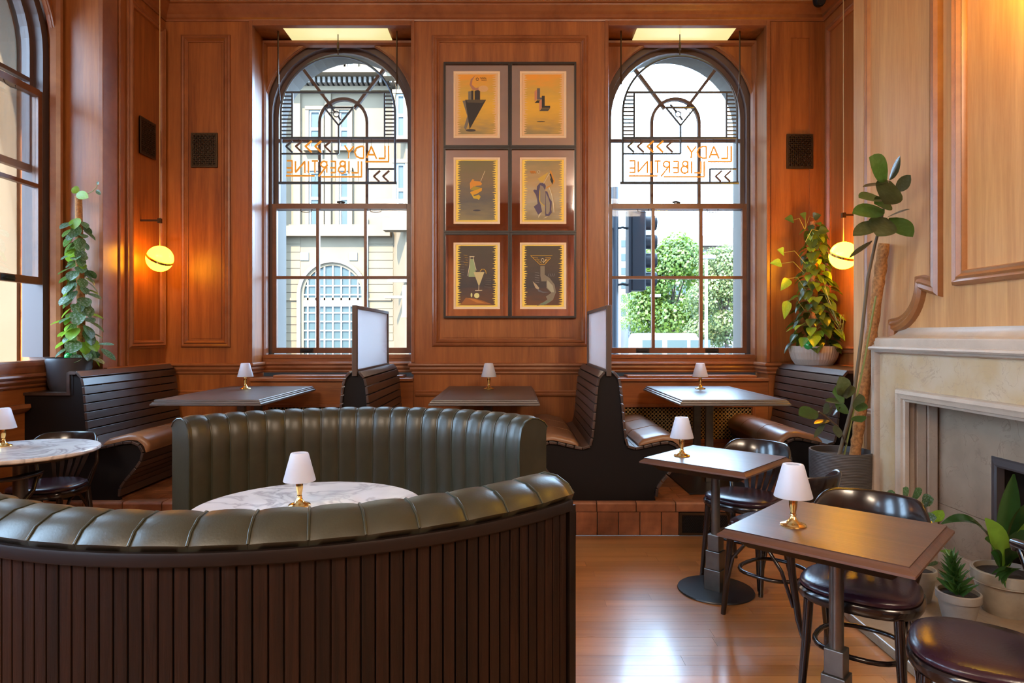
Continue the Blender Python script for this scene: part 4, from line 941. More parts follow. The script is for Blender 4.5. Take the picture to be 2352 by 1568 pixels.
# ------------------------------------------------------------------ bentwood chairs (back towards local -y)
def make_chair(loc, rz, label, arms=False):
    t = thing('bentwood_chair', loc, label, 'chair', 'black bentwood chairs', rz)
    zs = 0.455
    def outline(k): # rounded, wider to the front
        return [((0.205 + 0.012*math.sin(a))*k*math.cos(a)*(1.0 if abs(math.cos(a)) < .7 else 1.0), 0.205*k*math.sin(a) + 0.01) for a in [2*PI*i/36 for i in range(36)]]
    def sq(k, n=40):
        o = []
        for i in range(n):
            a = 2*PI*i/n; c, s_ = math.cos(a), math.sin(a); p = 0.78
            o.append((0.215*k*math.copysign(abs(c)**p, c)*(1+0.05*s_), 0.205*k*math.copysign(abs(s_)**p, s_)))
        return o
    rg = lambda k, z: [(x, y, z) for x, y in sq(k)]
    MB().rings([rg(0.86, zs-0.045), rg(0.97, zs-0.043), rg(1.0, zs-0.03), rg(1.0, zs-0.012), rg(0.97, zs-0.004), rg(0.86, zs-0.004)]).build('seat_frame', M['bentwood'], t, smooth=40)
    MB().rings([rg(0.93, zs-0.008), rg(0.965, zs+0.004), rg(0.95, zs+0.016), rg(0.86, zs+0.026), rg(0.6, zs+0.033), rg(0.2, zs+0.035)]).build('seat_pad', M['plum'], t, smooth=60)
    # legs
    for sx in (-1, 1):
        MB().tube([(sx*0.150, 0.150, zs-0.04), (sx*0.158, 0.160, 0.25), (sx*0.175, 0.178, 0.0)], [0.018, 0.017, 0.0125], 10).build('leg', M['bentwood'], t, smooth=50)
        MB().tube([(sx*0.150, -0.165, zs-0.04), (sx*0.155, -0.178, 0.30), (sx*0.165, -0.215, 0.10), (sx*0.170, -0.250, 0.0)], [0.019, 0.018, 0.015, 0.0125], 10).build('leg', M['bentwood'], t, smooth=50)
        # back posts sweeping up into the rail
        MB().tube([(sx*0.150, -0.165, zs-0.03), (sx*0.168, -0.185, zs+0.04), (sx*0.192, -0.205, zs+0.12), (sx*0.200, -0.190, zs+0.20), (sx*0.205, -0.165, zs+0.245)], [0.017, 0.015, 0.013, 0.013, 0.013], 8).build('back_post', M['bentwood'], t, smooth=50)
    # arched braces and ring between the legs
    for sx in (-1, 1):
        MB().tube([(sx*0.168, 0.165, 0.14), (sx*0.163, 0.13, 0.30), (sx*0.160, 0.06, 0.385), (sx*0.160, 0.0, 0.405), (sx*0.160, -0.06, 0.385), (sx*0.163, -0.13, 0.30), (sx*0.165, -0.19, 0.15)], 0.009, 8).build('bent_brace', M['bentwood'], t, smooth=50)
    MB().tube([(x*0.72, y*0.74, 0.235) for x, y in sq(1.0, 28)], 0.010, 8, True).build('ring_stretcher', M['bentwood'], t, smooth=50)
    # tall curved back rail with rounded shoulders
    rings = []
    n = 26; rc = 0.225
    for i in range(n+1):
        u = -1 + 2*i/n; a = u*R(70)
        top = 0.765 - 0.075*max(0, (abs(u)-0.55)/0.45)**2.2
        bot = 0.645 + 0.012*u*u
        x, y = rc*math.sin(a), -0.055 - rc*math.cos(a)
        nx, ny = math.sin(a), -math.cos(a)
        lean = lambda z: -(z-0.645)*0.22
        th = 0.007
        pr = []
        for z, o in ((bot, 1), (bot+0.01, 1.3), (top-0.008, 1.3), (top, 0.5)): pr.append((x+nx*th*o, y+ny*th*o+lean(z), z))
        for z, o in ((top, -0.5), (top-0.008, -1.3), (bot+0.01, -1.3), (bot, -1)): pr.append((x+nx*th*o, y+ny*th*o+lean(z), z))
        rings.append(pr)
    MB().rings(rings).build('back_rail', M['bentwood'], t, smooth=50)
    for k in range(5):
        u = (k-2)/2
        x0, x1 = u*0.060, u*0.125
        y0 = -0.188 + abs(u)*0.004; a = math.asin(x1/rc); y1 = -0.055 - rc*math.cos(a)
        MB().rings([[(x-w, y-0.005, z), (x+w, y-0.005, z), (x+w, y+0.005, z), (x-w, y+0.005, z)] for x, y, z, w in ((x0, y0, zs-0.01, 0.010), ((x0+x1)/2, (y0+y1)/2-0.012, 0.56, 0.014), (x1, y1, 0.66, 0.017))]).build('back_slat', M['bentwood'], t)
    if arms:
        for sx in (-1, 1):
            MB().tube([(sx*0.205, -0.14, 0.67), (sx*0.245, 0.0, 0.655), (sx*0.262, 0.12, 0.652), (sx*0.255, 0.205, 0.648), (sx*0.245, 0.215, 0.62)], [0.014, 0.019, 0.022, 0.020, 0.012], 10, flat=0.75).build('armrest', M['bentwood'], t, smooth=50)
            MB().tube([(sx*0.250, 0.19, 0.635), (sx*0.252, 0.15, 0.56), (sx*0.235, 0.05, 0.49), (sx*0.205, -0.02, 0.44)], 0.012, 8).build('arm_support', M['bentwood'], t, smooth=50)
    return t
def brz(dx, dy): return math.atan2(dx, -dy)      # back direction -> rotation
chair0 = make_chair((1.375, 3.875, 0), brz(0.70, 0.71), 'black bentwood chair on the step side of the middle square table')
dup(chair0, (1.325, 3.30, 0), brz(0.62, -0.78), 'black bentwood chair between the two square tables')
dup(chair0, (1.345, 2.52, 0), brz(0.62, 0.78), 'black bentwood chair tucked behind the nearest square table')
dup(chair0, (1.435, 1.985, 0), brz(0.85, -0.53), 'plum-seated chair cut off by the bottom right corner')
dup(chair0, (-2.96, 4.17, 0), brz(-0.10, 0.99), 'black bentwood chair behind the small marble table')
arm0 = make_chair((-2.90, 3.46, 0), brz(0.10, -0.99), 'bentwood armchair at the left edge before the small marble table', True)
dup(arm0, (2.03, 2.10, 0.045), brz(0.05, -0.99), 'bentwood armchair just showing at the right edge')

# ------------------------------------------------------------------ circular green seating
SCX, SCY = -0.83, 2.80
def curved_sofa(rot, label, slats):
    t = thing('curved_sofa', (SCX, SCY, 0), label, 'sofa', 'green leather circular seating', rot)
    half = R(52.5); nch = 20 if not slats else 17; st = 2*half/nch
    # backrest section, inside face -> crest -> outside  (radius, height)
    sec = [(1.085, 0.40), (1.085, 0.60), (1.082, 0.78), (1.085, 0.86), (1.098, 0.925), (1.125, 0.960), (1.165, 0.977), (1.21, 0.972), (1.25, 0.952), (1.272, 0.925), (1.268, 0.912), (1.20, 0.908)]
    def pt(r, a, z): return (r*math.sin(a), r*math.cos(a), z)
    # one channel pad, centred at angle 0
    n = 8; rings = []
    cr, cz = 1.18, 0.86
    for i in range(n+1):
        u = -1 + 2*i/n; f = (1 - abs(u)**2.6)
        a = u*st/2*0.995; sl = []
        for k, (r, z) in enumerate(sec):
            b = (0.011 if k < 6 else 0.011 if not slats else 0.0065)*f if k < 10 else 0
            dx, dz = r - cr, z - cz
            if k < 4: dx, dz = -1, 0
            elif k < 10:
                l = math.hypot(dx, dz); dx, dz = dx/l, dz/l
            sl.append(pt(r + dx*b, a, z + dz*b))
        rings.append(sl + [pt(1.20, a, 0.40)])
    pad = MB().rings(rings).build('channel_pad', M['green'], None, smooth=60); pm = pad.data; bpy.data.objects.remove(pad)
    pp = MB().tube([pt(r + (0.0015 if k > 6 else -0.0015), 0, z + 0.0015) for k, (r, z) in enumerate(sec[:10])], 0.0034, 6).build('piping', M['piping'], None, smooth=60); ppm = pp.data; bpy.data.objects.remove(pp)
    for i in range(nch):
        o = put('channel_pad', pm, t); o.rotation_euler = (0, 0, half - st*(i+0.5))
    for i in range(1, nch):
        o = put('piping', ppm, t); o.rotation_euler = (0, 0, half - st*i)
    # end panels
    end = sec[:10] + [(1.26, 0.90), (1.262, 0.40), (1.262, 0.06), (0.72, 0.06), (0.70, 0.42), (0.74, 0.455), (1.08, 0.44)]
    for sgn in (-1, 1):
        a0, a1 = sgn*half, sgn*(half + 0.020)
        endp = [(r + (0.0), z) for r, z in sec[:10]] + [(1.262, 0.90), (1.262, 0.02), (1.06, 0.02)]
        MB().rings([[pt(r, a, z) for r, z in endp] for a in (a0, a1)]).build('end_panel', M['green'], t, smooth=45)
        MB().tube([pt(r-0.003, a1, z) for r, z in sec[:10]], 0.0045, 6).build('end_piping', M['piping'], t, smooth=60)
    # seat, plinth
    m = 40
    def sector(prof, name, mat): 
        MB().rings([[pt(r, -half + 2*half*i/m, z) for r, z in prof] for i in range(m+1)]).build(name, mat, t, smooth=40)
    sector([(0.70, 0.36), (0.695, 0.43), (0.72, 0.455), (1.085, 0.445), (1.085, 0.36)], 'seat', M['green'])
    sector([(0.74, 0.0), (0.74, 0.36), (1.085, 0.36), (1.085, 0.0)], 'plinth', M['oakrim'])
    sector([(1.085, 0.0), (1.085, 0.40), (1.22, 0.90), (1.258, 0.90), (1.258, 0.0)], 'back_shell', M['oakrim'])
    sector([(1.20, 0.878), (1.20, 0.912), (1.282, 0.912), (1.284, 0.906), (1.284, 0.882), (1.280, 0.878)], 'rim', M['oakrim'])
    if slats:
        ns = 64; da = 2*(half-0.012)/ns; w = 1.268*da
        me = MB().box(-w/2+0.0022, w/2-0.0022, 1.255, 1.270, 0.0, 0.878).build('slat', M['oak']); dm = me.data; bpy.data.objects.remove(me)
        for i in range(ns):
            o = put('slat', dm, t, 0.0015); o.rotation_euler = (0, 0, half - 0.012 - da*(i+0.5))
        for sgn in (-1, 1):
            a0, a1 = sgn*(half-0.004), sgn*(half + 0.024)
            MB().rings([[pt(r, a, z) for r, z in ((1.24, 0.0), (1.24, 0.89), (1.275, 0.89), (1.275, 0.0))] for a in (a0, a1)]).build('corner_post', M['oakrim'], t)
    return t
curved_sofa(0, 'green channel-tufted curved sofa on the far side of the round marble table', False)
curved_sofa(PI, 'curved sofa in front with brown slatted back and rolled leather top', True)

# ------------------------------------------------------------------ neon signs hanging before the windows (read from the street, so mirrored here)
def soft(pts, e):
    out = [pts[0]]
    for a, p, b in zip(pts, pts[1:], pts[2:]):
        for q_, sg in ((a, 1), (None, 0), (b, 1)):
            if q_ is None: out.append(p); continue
            l = math.hypot(q_[0]-p[0], q_[1]-p[1])
            if l > 3*e: out.append((p[0] + (q_[0]-p[0])/l*e, p[1] + (q_[1]-p[1])/l*e))
    return out + [pts[-1]]
def neon_sign(X, label):
    D = 6.17; k = D/1500.0
    cx = (X - 1176)*k
    t = thing('neon_sign', (cx, D, zpx(260, D)), label, 'sign', 'hanging bar signs')
    def q(px, py): return ((px - 777)*k, 0, -(py - 260)*k)
    fr = 0.0062
    def tube(pts, name, mat, r=0.0095, y=0.0, n=6, par=None):
        MB().tube([(a, b + y, c) for a, b, c in [q(*p) for p in soft(pts, 2.2)]], r, n).build(name, mat, par or t, smooth=50)
    N_ = M['neonframe']
    tube([(646, 420), (646, 260)] + [(777 + 131*math.cos(R(a)), 260 - 131*math.sin(R(a))) for a in range(180, -1, -6)] + [(908, 260), (908, 420)], 'outer_frame', N_, 0.0115)
    tube([(640, 420), (912, 420)], 'bottom_bar', N_, 0.014)
    tube([(646, 317), (908, 317)], 'middle_bar', N_, 0.012)
    tube([(656, 212), (898, 212)], 'top_bar', N_, 0.010)
    for x in (672, 884): tube([(x, 212), (x, 317)], 'upright', N_)
    for i in range(1, 12):
        y = 212 + i*8.8
        d = math.sqrt(max(0, 131**2 - max(0, 260-y)**2))
        tube([(777-d, y), (672, y)], 'rung', N_, 0.007); tube([(884, y), (777+d, y)], 'rung', N_, 0.007)
    tube([(745, 247), (812, 247), (778.5, 288), (745, 247)], 'cocktail_glass', N_); tube([(757, 259), (801, 259)], 'liquid_line', N_, 0.004)
    tube([(778.5, 288), (778.5, 353)], 'glass_stem', N_)
    MB().tube([(a, 0, b) for a, _, b in [q(773 + 6.5*math.cos(a), 262 + 6.5*math.sin(a)) for a in [2*PI*i/16 for i in range(16)]]], 0.005, 6, True).build('olive', N_, t, smooth=50)
    tube([(755, 240), (769, 257)], 'cocktail_stick', N_); tube([(777, 267), (783, 276)], 'cocktail_stick', N_)
    tube([(646, 353), (778.5, 353)], 'box_line', N_); tube([(846, 420), (846, 388), (908, 388)], 'box_line', N_)
    am, brn = M['amber'], M['neonbrown']
    for i, m_ in enumerate((N_, brn, am, am, brn)):
        x = 657.6 + 22.2*i; tube([(x+14.5, 324), (x, 336), (x+14.5, 350)], 'chevron', m_, 0.010)
    for x in (859, 880): tube([(x+14.5, 392), (x, 405), (x+12.5, 417)], 'chevron', brn, 0.010)
    A = lambda n, *pts: tube(pts, n, am, 0.0058, -0.012)
    def multi(name, strokes):
        mb = MB()
        for s_ in strokes: mb.tube([(a, -0.012, c) for a, _, c in [q(*p) for p in soft(s_, 2.2)]], 0.0085, 6)
        mb.build(name, am, t, smooth=50)
    circ = lambda x, y, r: [(x + r*math.cos(a), y + r*math.sin(a)) for a in [2*PI*i/14 for i in range(15)]]
    multi('letter_l', [[(894, 336), (894, 372), (840.5, 372)], [(885.6, 336), (885.6, 364.5), (871, 364.5)]])
    multi('letter_a', [[(843.5, 363.5), (854, 337), (866, 365)], [(847, 356), (861, 356)]])
    multi('letter_d', [[(836.7, 337), (836.7, 364), (829, 364), (820, 360), (816, 350.5), (820, 341), (829, 337), (836.7, 337)]])
    multi('letter_y', [[(793, 335), (803, 350.7), (813.7, 337)], [(803, 350.7), (802, 364.5)]])
    multi('letter_l', [[(832, 371.4), (832, 406.6), (739.5, 406.6)], [(824.4, 371.4), (824.4, 397.4), (809, 397.4)]])
    multi('letter_i', [[(803, 371), (803, 399)]])
    multi('letter_b', [[(794.6, 371), (794.6, 398.5)], circ(788.5, 376.8, 6), circ(787, 390.5, 8)])
    multi('letter_e', [[(761, 371.4), (772.4, 371.4), (772.4, 397), (761, 397)], [(772.4, 386), (760, 386)]])
    multi('letter_r', [[(752.5, 371), (752.5, 397)], circ(745.6, 378, 7), [(754, 379), (733, 406)]])
    multi('letter_t', [[(725, 370.5), (725, 398)], [(718, 370.5), (732.6, 370.5)]])
    multi('letter_i', [[(710.4, 371), (710.4, 398)]])
    multi('letter_n', [[(702, 398), (702, 371), (680.6, 396), (680.6, 371)]])
    multi('letter_e', [[(660.7, 370), (673, 370), (673, 396.5), (660.7, 396.5)], [(673, 386.5), (660.7, 386.5)]])
    multi('underline', [[(659, 404.5), (725, 404.5)]])
    # rods and wires
    for s_ in (-1, 1):
        x = 777 + s_*136
        tube([(x, 72), (x, 190)], 'hanging_rod', M['darkbrass'], 0.007, -0.02); tube([(x, 190), (777 + s_*130, 245)], 'wire', M['blacksteel'], 0.0025, -0.01)
        tube([(x, 172), (x, 195)], 'rod_sleeve', M['darkbrass'], 0.010, -0.02)
    tube([(777, 60), (777, 129)], 'hanging_rod', M['darkbrass'], 0.005); tube([(777, 98), (777, 114)], 'rod_sleeve', M['darkbrass'], 0.012)
    mb = MB()
    for x, y0, y1 in ((808, 317, 340), (835, 317, 338), (853, 317, 338), (884, 317, 336), (893, 317, 336), (802, 397, 420), (771, 397, 420), (710, 397, 420), (724, 397, 420), (672, 397, 420), (824, 397, 420), (664, 317, 326), (686, 317, 326), (708, 317, 326), (731, 317, 326)):
        mb.tube([(a, -0.006, c) for a, _, c in [q(x, y0), q(x + 1.0, (y0+y1)/2), q(x - 0.6, y1)]], 0.0016, 4)
    mb.build('tube_wires', M['blacksteel'], t)
    return t
neon_sign(776.5, 'martini neon sign reading LADY LIBERTINE in mirror writing, left window')
neon_sign(1561.5, 'martini neon sign reading LADY LIBERTINE in mirror writing, right window')
def light_panel(x0, x1, label):
    t = thing('light_panel', ((x0+x1)/2, 6.18, 4.27), label, 'light panel', 'yellow light panels')
    w = (x1-x0)/2
    MB().box(-w, w, -0.13, 0.12, -0.008, 0.0).build('diffuser', M['diffuser'], t)
    MB().box(-w*0.8, w*0.8, -0.10, 0.10, 0.0, 0.014).build('backing', M['white'], t)
light_panel(-2.12, -1.155, 'yellowish light panel above the left neon sign')
light_panel(1.16, 2.075, 'yellowish light panel above the right neon sign')

# ------------------------------------------------------------------ globe pendants
def pendant(loc, wall_x, label, tilt, gm):
    t = thing('globe_pendant', loc, label, 'pendant lamp', 'glowing globe pendants')
    r = 0.107
    def cap(zf, n=12):  # half dome offset by a gap
        return [(r*math.cos(a), r*math.sin(a)) for a in [R(6 + (90-6)*i/n) for i in range(n+1)]]
    top = MB().lathe([(rr, zz + 0.004) for rr, zz in cap(1)][:-1] + [(0.0005, r + 0.004)], n=32).build('glass_half', gm, t, smooth=60)
    bot = MB().lathe([(0.0005, -r - 0.004)] + [(rr, -zz - 0.004) for rr, zz in cap(1)][:-1][::-1], n=32).build('glass_half', gm, t, smooth=60)
    ring = MB().lathe([(r*0.99, -0.010), (r*1.003, -0.010), (r*1.003, 0.010), (r*0.99, 0.010)], n=40).build('brass_band', M['brass'], t, smooth=40)
    for o in (top, bot, ring): o.rotation_euler = tilt
    H = ZC - loc[2]
    MB().tube([(0, 0, r), (0, 0, H)], 0.004, 6).build('cord', M['cord'], t)
    d = wall_x - loc[0]
    MB().box(min(0, d), max(0, d), -0.009, 0.009, 0.32, 0.336).box(-0.014, 0.014, -0.014, 0.014, 0.305, 0.345).build('wall_bracket', M['darkbrass'], t)
    return t
pendant((-3.02, 5.60, 2.077), XL, 'small lit globe pendant in the left corner', (R(14), R(30), 0), M['globe'])
pendant((2.68, 5.28, 2.065), XR, 'lit globe pendant beside the trailing plant in the right corner', (R(25), R(8), 0), M['globe2'])
pendant((2.24, 2.98, 3.28), XBR, 'lit globe pendant high beside the chimney breast, just outside the picture', (R(14), R(20), 0), M['globe3'])

# security camera under the ceiling
t = thing('security_camera', (2.72, 5.78, ZC), 'black dome security camera in the top right ceiling corner', 'camera')
MB().lathe([(0.0, 0), (0.062, 0), (0.062, -0.02), (0.05, -0.035), (0.0, -0.035)], n=24).build('mount', M['signalblack'], t, smooth=40)
MB().lathe([(0.0, -0.03), (0.05, -0.035), (0.055, -0.06), (0.048, -0.095), (0.03, -0.115), (0.0, -0.12)], n=24).build('ball', M['signalblack'], t, smooth=60)
MB().tube([(0, -0.02, -0.08), (-0.012, -0.075, -0.105)], 0.034, 16).tube([(-0.012, -0.075, -0.105), (-0.0125, -0.077, -0.106)], 0.026, 16).build('lens_tube', M['blacksteel'], t, smooth=40)

# ------------------------------------------------------------------ plants
def leaf_mesh(name, mat, kind='heart', seg=8, fold=0.25, droop=0.35):
    """unit leaf along +y, width along x, thickness slight"""
    w = {'heart': lambda u: 0.44*math.sin(PI*min(1, u**0.62*1.0))**0.8*(1 - 0.25*u), 'oval': lambda u: 0.26*math.sin(PI*u)**0.75, 'round': lambda u: 0.40*math.sin(PI*u)**0.6, 'long': lambda u: 0.125*math.sin(PI*u**0.9)**0.8, 'spike': lambda u: 0.16*(1-u)**0.8 + 0.002}[kind]
    vs, fs = [], []
    for i in range(seg+1):
        u = i/seg; ww = max(0.004, w(u)); z = -droop*u*u
        for s_ in (-1, -0.5, 0, 0.5, 1): vs.append((ww*s_, u, z + abs(s_)*ww*fold))
    n = 5
    for i in range(seg):
        for j in range(4): fs.append((i*n+j, i*n+j+1, (i+1)*n+j+1, (i+1)*n+j))
    me = bpy.data.meshes.new(name); me.from_pydata(vs, [], fs); me.materials.append(mat)
    me.polygons.foreach_set('use_smooth', [True]*len(fs)); return me
def put_leaf(me, parent, base, tip, width=None, up=(0, 0, 1), name='leaf'):
    """base and tip in world; parent unrotated"""
    base, tip = Vector(base), Vector(tip); y = tip - base; L_ = y.length; y.normalize(); upv = Vector(up)
    x = y.cross(upv)
    if x.length < 1e-4: x = y.orthogonal()
    x.normalize(); z = x.cross(y)
    o = put(name, me, parent)
    w = width or L_
    loc = base - parent.location
    m = Matrix(((x.x*w, y.x*L_, z.x*w, loc.x), (x.y*w, y.y*L_, z.y*w, loc.y), (x.z*w, y.z*L_, z.z*w, loc.z), (0, 0, 0, 1)))
    o.matrix_local = m; return o
LM = {k: leaf_mesh('leaf', M[m], kd, fold=f, droop=d) for k, m, kd, f, d in (('ivy', 'leaf_ivy', 'heart', 0.25, 0.2), ('lime', 'leaf_lime', 'heart', 0.25, 0.2), ('silver', 'leaf_silver', 'round', 0.18, 0.15), ('sgreen', 'leaf_lime', 'round', 0.18, 0.15), ('dark', 'leaf_dark', 'oval', 0.12, 0.03), ('olive', 'leaf_olive', 'oval', 0.12, 0.03), ('asp', 'leaf_asp', 'long', 0.3, 0.0), ('asplime', 'leaf_lime', 'oval', 0.2, 0.1), ('aloe', 'leaf_aloe', 'spike', 0.5, -0.1), ('cal', 'leaf_silver', 'round', 0.15, 0.1), ('callime', 'leaf_lime', 'round', 0.15, 0.1))}
def pot(t, mat, prof, soil_z, soil_r, name='pot', n=48):
    MB().lathe(prof, n=n, caps=True).build(name, mat, t, smooth=35)
    MB().lathe([(0, soil_z-0.01), (soil_r, soil_z-0.01), (soil_r, soil_z), (0, soil_z+0.004)], n=24).build('soil', M['soil'], t)
def climbing_plant(t, base, top, r0, r1, n, kinds, size, seed, wire=None, down=0.5):
    rnd = random.Random(seed)
    base, top = Vector(base), Vector(top); H = top - base
    for i in range(n):
        u = (i + rnd.random())/n; a = i*2.399 + rnd.uniform(-.5, .5)
        if math.sin(a) > 0.55 and rnd.random() < 0.6: a = -a           # fewer on the hidden side
        rr = (r0*(1-u) + r1*u)*rnd.uniform(0.65, 1.1)
        d = Vector((math.cos(a), math.sin(a), 0))
        p = base + H*u + d*rr*0.55
        L_ = size*rnd.uniform(0.7, 1.15)*(1 - 0.25*u)
        q = p + d*(rr*0.45 + L_*rnd.uniform(0.15, 0.5)) + Vector((0, 0, -L_*rnd.uniform(down*0.3, down*1.7)))
        q = p + (q-p).normalized()*L_
        put_leaf(LM[rnd.choice(kinds)], t, p, q, up=(d.x*0.8 + rnd.uniform(-.3, .3), d.y*0.8 + rnd.uniform(-.3, .3), 0.7))
        if wire and i % 3 == 0:
            s0 = base + H*max(0, u-0.03)
            MB().tube([s0, (s0+p)/2 + Vector((0, 0, 0.02)), p], 0.0022, 4).build('leaf_stalk', wire, t, True)
# silver-leaved climber on the left ledge
t = thing('climbing_plant', (-3.318, 4.895, 1.011), 'silver-leaved climbing plant on a moss pole in a dark grey pot', 'plant')
prof = [(0.0, 0.0), (0.118, 0.0), (0.134, 0.04)] + [(0.134 + 0.016*(k/8) + (0.003 if k % 2 else 0), 0.05 + 0.19*k/8) for k in range(9)] + [(0.154, 0.245), (0.146, 0.245), (0.140, 0.22), (0.0, 0.22)]
pot(t, M['potblack'], prof, 0.222, 0.140)
bp, tp = Vector((-3.255, 4.93, 1.24)), Vector((-3.275, 4.935, 2.47))
MB().tube([bp, bp.lerp(tp, 0.3) + Vector((0.008, 0, 0)), bp.lerp(tp, 0.7), tp], [0.027, 0.028, 0.026, 0.024], 12).build('moss_pole', M['coir'], t, True, smooth=60)
climbing_plant(t, (-3.25, 4.92, 1.25), (-3.27, 4.925, 2.30), 0.125, 0.06, 92, ['silver', 'silver', 'silver', 'sgreen'], 0.130, 3, M['vine'], 0.5)
vt = [P(172, 442, 4.92), P(195, 447, 4.90), P(212, 440, 4.88), P(222, 430, 4.88), P(223, 420, 4.88)]
MB().tube(vt, 0.003, 5).build('tendril', M['vine'], t, True)
put_leaf(LM['sgreen'], t, P(176, 444, 4.9), P(200, 452, 4.86), 0.09, (0, -1, 0.3)); put_leaf(LM['sgreen'], t, P(182, 440, 4.92), P(164, 432, 4.9), 0.08, (0, -1, 0.3)); put_leaf(LM['silver'], t, P(221, 436, 4.88), P(230, 446, 4.87), 0.04, (0, -1, 0.2)); put_leaf(LM['silver'], t, P(223, 424, 4.88), P(226, 417, 4.87), 0.03, (0, -1, 0.2))
put_leaf(LM['silver'], t, P(232, 800, 4.85), P(266, 826, 4.82), 0.06, (0.2, -0.6, 1)); put_leaf(LM['silver'], t, P(225, 790, 4.85), P(262, 790, 4.82), 0.05, (0.2, -0.6, 1))
tag(MB().lathe([(0.001, -0.03)] + [(0.03*math.cos(a), 0.03*math.sin(a)) for a in [R(-75 + 15*i) for i in range(11)]] + [(0.001, 0.03)], (-3.285, 4.84, 1.265), n=20).build('watering_globe', M['greenglass'], None, smooth=60), 'green glass watering bulb in the pot of the silver-leaved plant', 'watering bulb')

# heart-leaved trailing plant in the right corner
t = thing('trailing_plant', (2.655, 5.745, 1.163), 'bushy heart-leaved plant in a pale ribbed pot by the right globe lamp', 'plant')
n = 96
def ribbed(r, z, amp): return [(r*(1 + (amp if k % 2 else 0))*math.cos(2*PI*k/n), r*(1 + (amp if k % 2 else 0))*math.sin(2*PI*k/n), z) for k in range(n)]
MB().rings([ribbed(0.15, 0.0, 0.01), ribbed(0.182, 0.048, 0.012), ribbed(0.200, 0.11, 0.012), ribbed(0.205, 0.165, 0.012), ribbed(0.195, 0.165, 0), ribbed(0.188, 0.14, 0)]).build('pot', M['potstone'], t)
MB().lathe([(0, 0.138), (0.188, 0.138), (0.188, 0.144), (0, 0.15)], n=24).build('soil', M['soil'], t)
MB().tube([(2.655, 5.745, 1.29), (2.66, 5.745, 1.9), (2.65, 5.74, 2.42)], 0.03, 10).build('moss_pole', M['coir'], t, True, smooth=60)
climbing_plant(t, (2.66, 5.73, 1.33), (2.65, 5.73, 2.40), 0.31, 0.10, 190, ['ivy', 'ivy', 'ivy', 'ivy', 'lime'], 0.125, 5, M['vine'], 0.9)
for a, b in (((1795, 605), (1772, 602)), ((1800, 580), (1790, 572)), ((1812, 640), (1795, 665)), ((1808, 690), (1803, 732)), ((1822, 505), (1806, 500)), ((1850, 500), (1842, 490)), ((1868, 500), (1884, 492)), ((1880, 530), (1905, 528))):
    put_leaf(LM['lime' if a[1] > 560 and a[1] < 700 else 'ivy'], t, P(*a, 5.62), P(*b, 5.58), 0.10, (0, -1, 0.4))
    MB().tube([P(1850, a[1] + 25, 5.66), P(a[0]*0.5 + 925, a[1] - 4, 5.62), P(*a, 5.62)], 0.0022, 4).build('leaf_stalk', M['vine'], t, True)
for k in range(6):
    x = 1900 + 6*k
    MB().tube([P(1890 + 3*k, 640 + 20*k, 5.6), P(1905 + 4*k, 690 + 14*k, 5.56), P(1920 + 3*k, 730 + 8*k, 5.55), P(1932 + (k % 3)*3, 742 - (k % 2)*20, 5.55)], 0.0025, 4).build('runner', M['vine'], t, True)
tag(MB().lathe([(0.001, -0.042)] + [(0.042*math.cos(a), 0.042*math.sin(a)) for a in [R(-75 + 15*i) for i in range(11)]] + [(0.001, 0.042)], (2.545, 5.60, 1.335), n=20).build('watering_globe', M['greenglass'], None, smooth=60), 'green glass watering bulb in the pale ribbed pot', 'watering bulb')

# rubber plant with a tall moss pole in a floor pot
PX, PY = 2.225, 4.42
t = thing('rubber_plant', (PX, PY, 0), 'tall rubber plant with a coir pole in a big grey ribbed floor pot', 'plant')
prof = [(0.0, 0.0), (0.150, 0.0), (0.155, 0.01)]
for k in range(62):
    z = 0.02 + k*0.0100; r = 0.155 + 0.042*math.sin(min(1, z/0.62)*PI/2)
    prof += [(r, z), (r + 0.0018, z + 0.004), (r, z + 0.008)]
prof += [(0.198, 0.645), (0.186, 0.645), (0.182, 0.60), (0.0, 0.60)]
pot(t, M['potgrey'], prof, 0.605, 0.182)
b0, b1 = Vector((2.325, 4.43, 0.60)), Vector((2.432, 4.27, 2.02))
rnd = random.Random(9)
pts = [b0.lerp(b1, i/40) for i in range(41)]
MB().tube(pts, [0.036 + rnd.uniform(-0.004, 0.004) for _ in pts], 14).build('coir_pole', M['coir'], t, True, smooth=70)
st = [Vector((2.20, 4.40, 0.60)), P(1958, 930, 4.32), P(1978, 780, 4.22), P(1993, 640, 4.10), P(2010, 560, 4.02), P(2024, 505, 3.98), P(2036, 450, 3.95), P(2040, 415, 3.95)]
MB().tube(st, [0.013, 0.012, 0.011, 0.010, 0.009, 0.008, 0.007, 0.005], 8).build('stem', M['stem'], t, True, smooth=60)
MB().tube([Vector((2.235, 4.40, 0.60)), P(1985, 830, 4.25), P(2012, 680, 4.2)], 0.006, 6).build('cane', M['vine'], t, True, smooth=60)
DL = 3.96
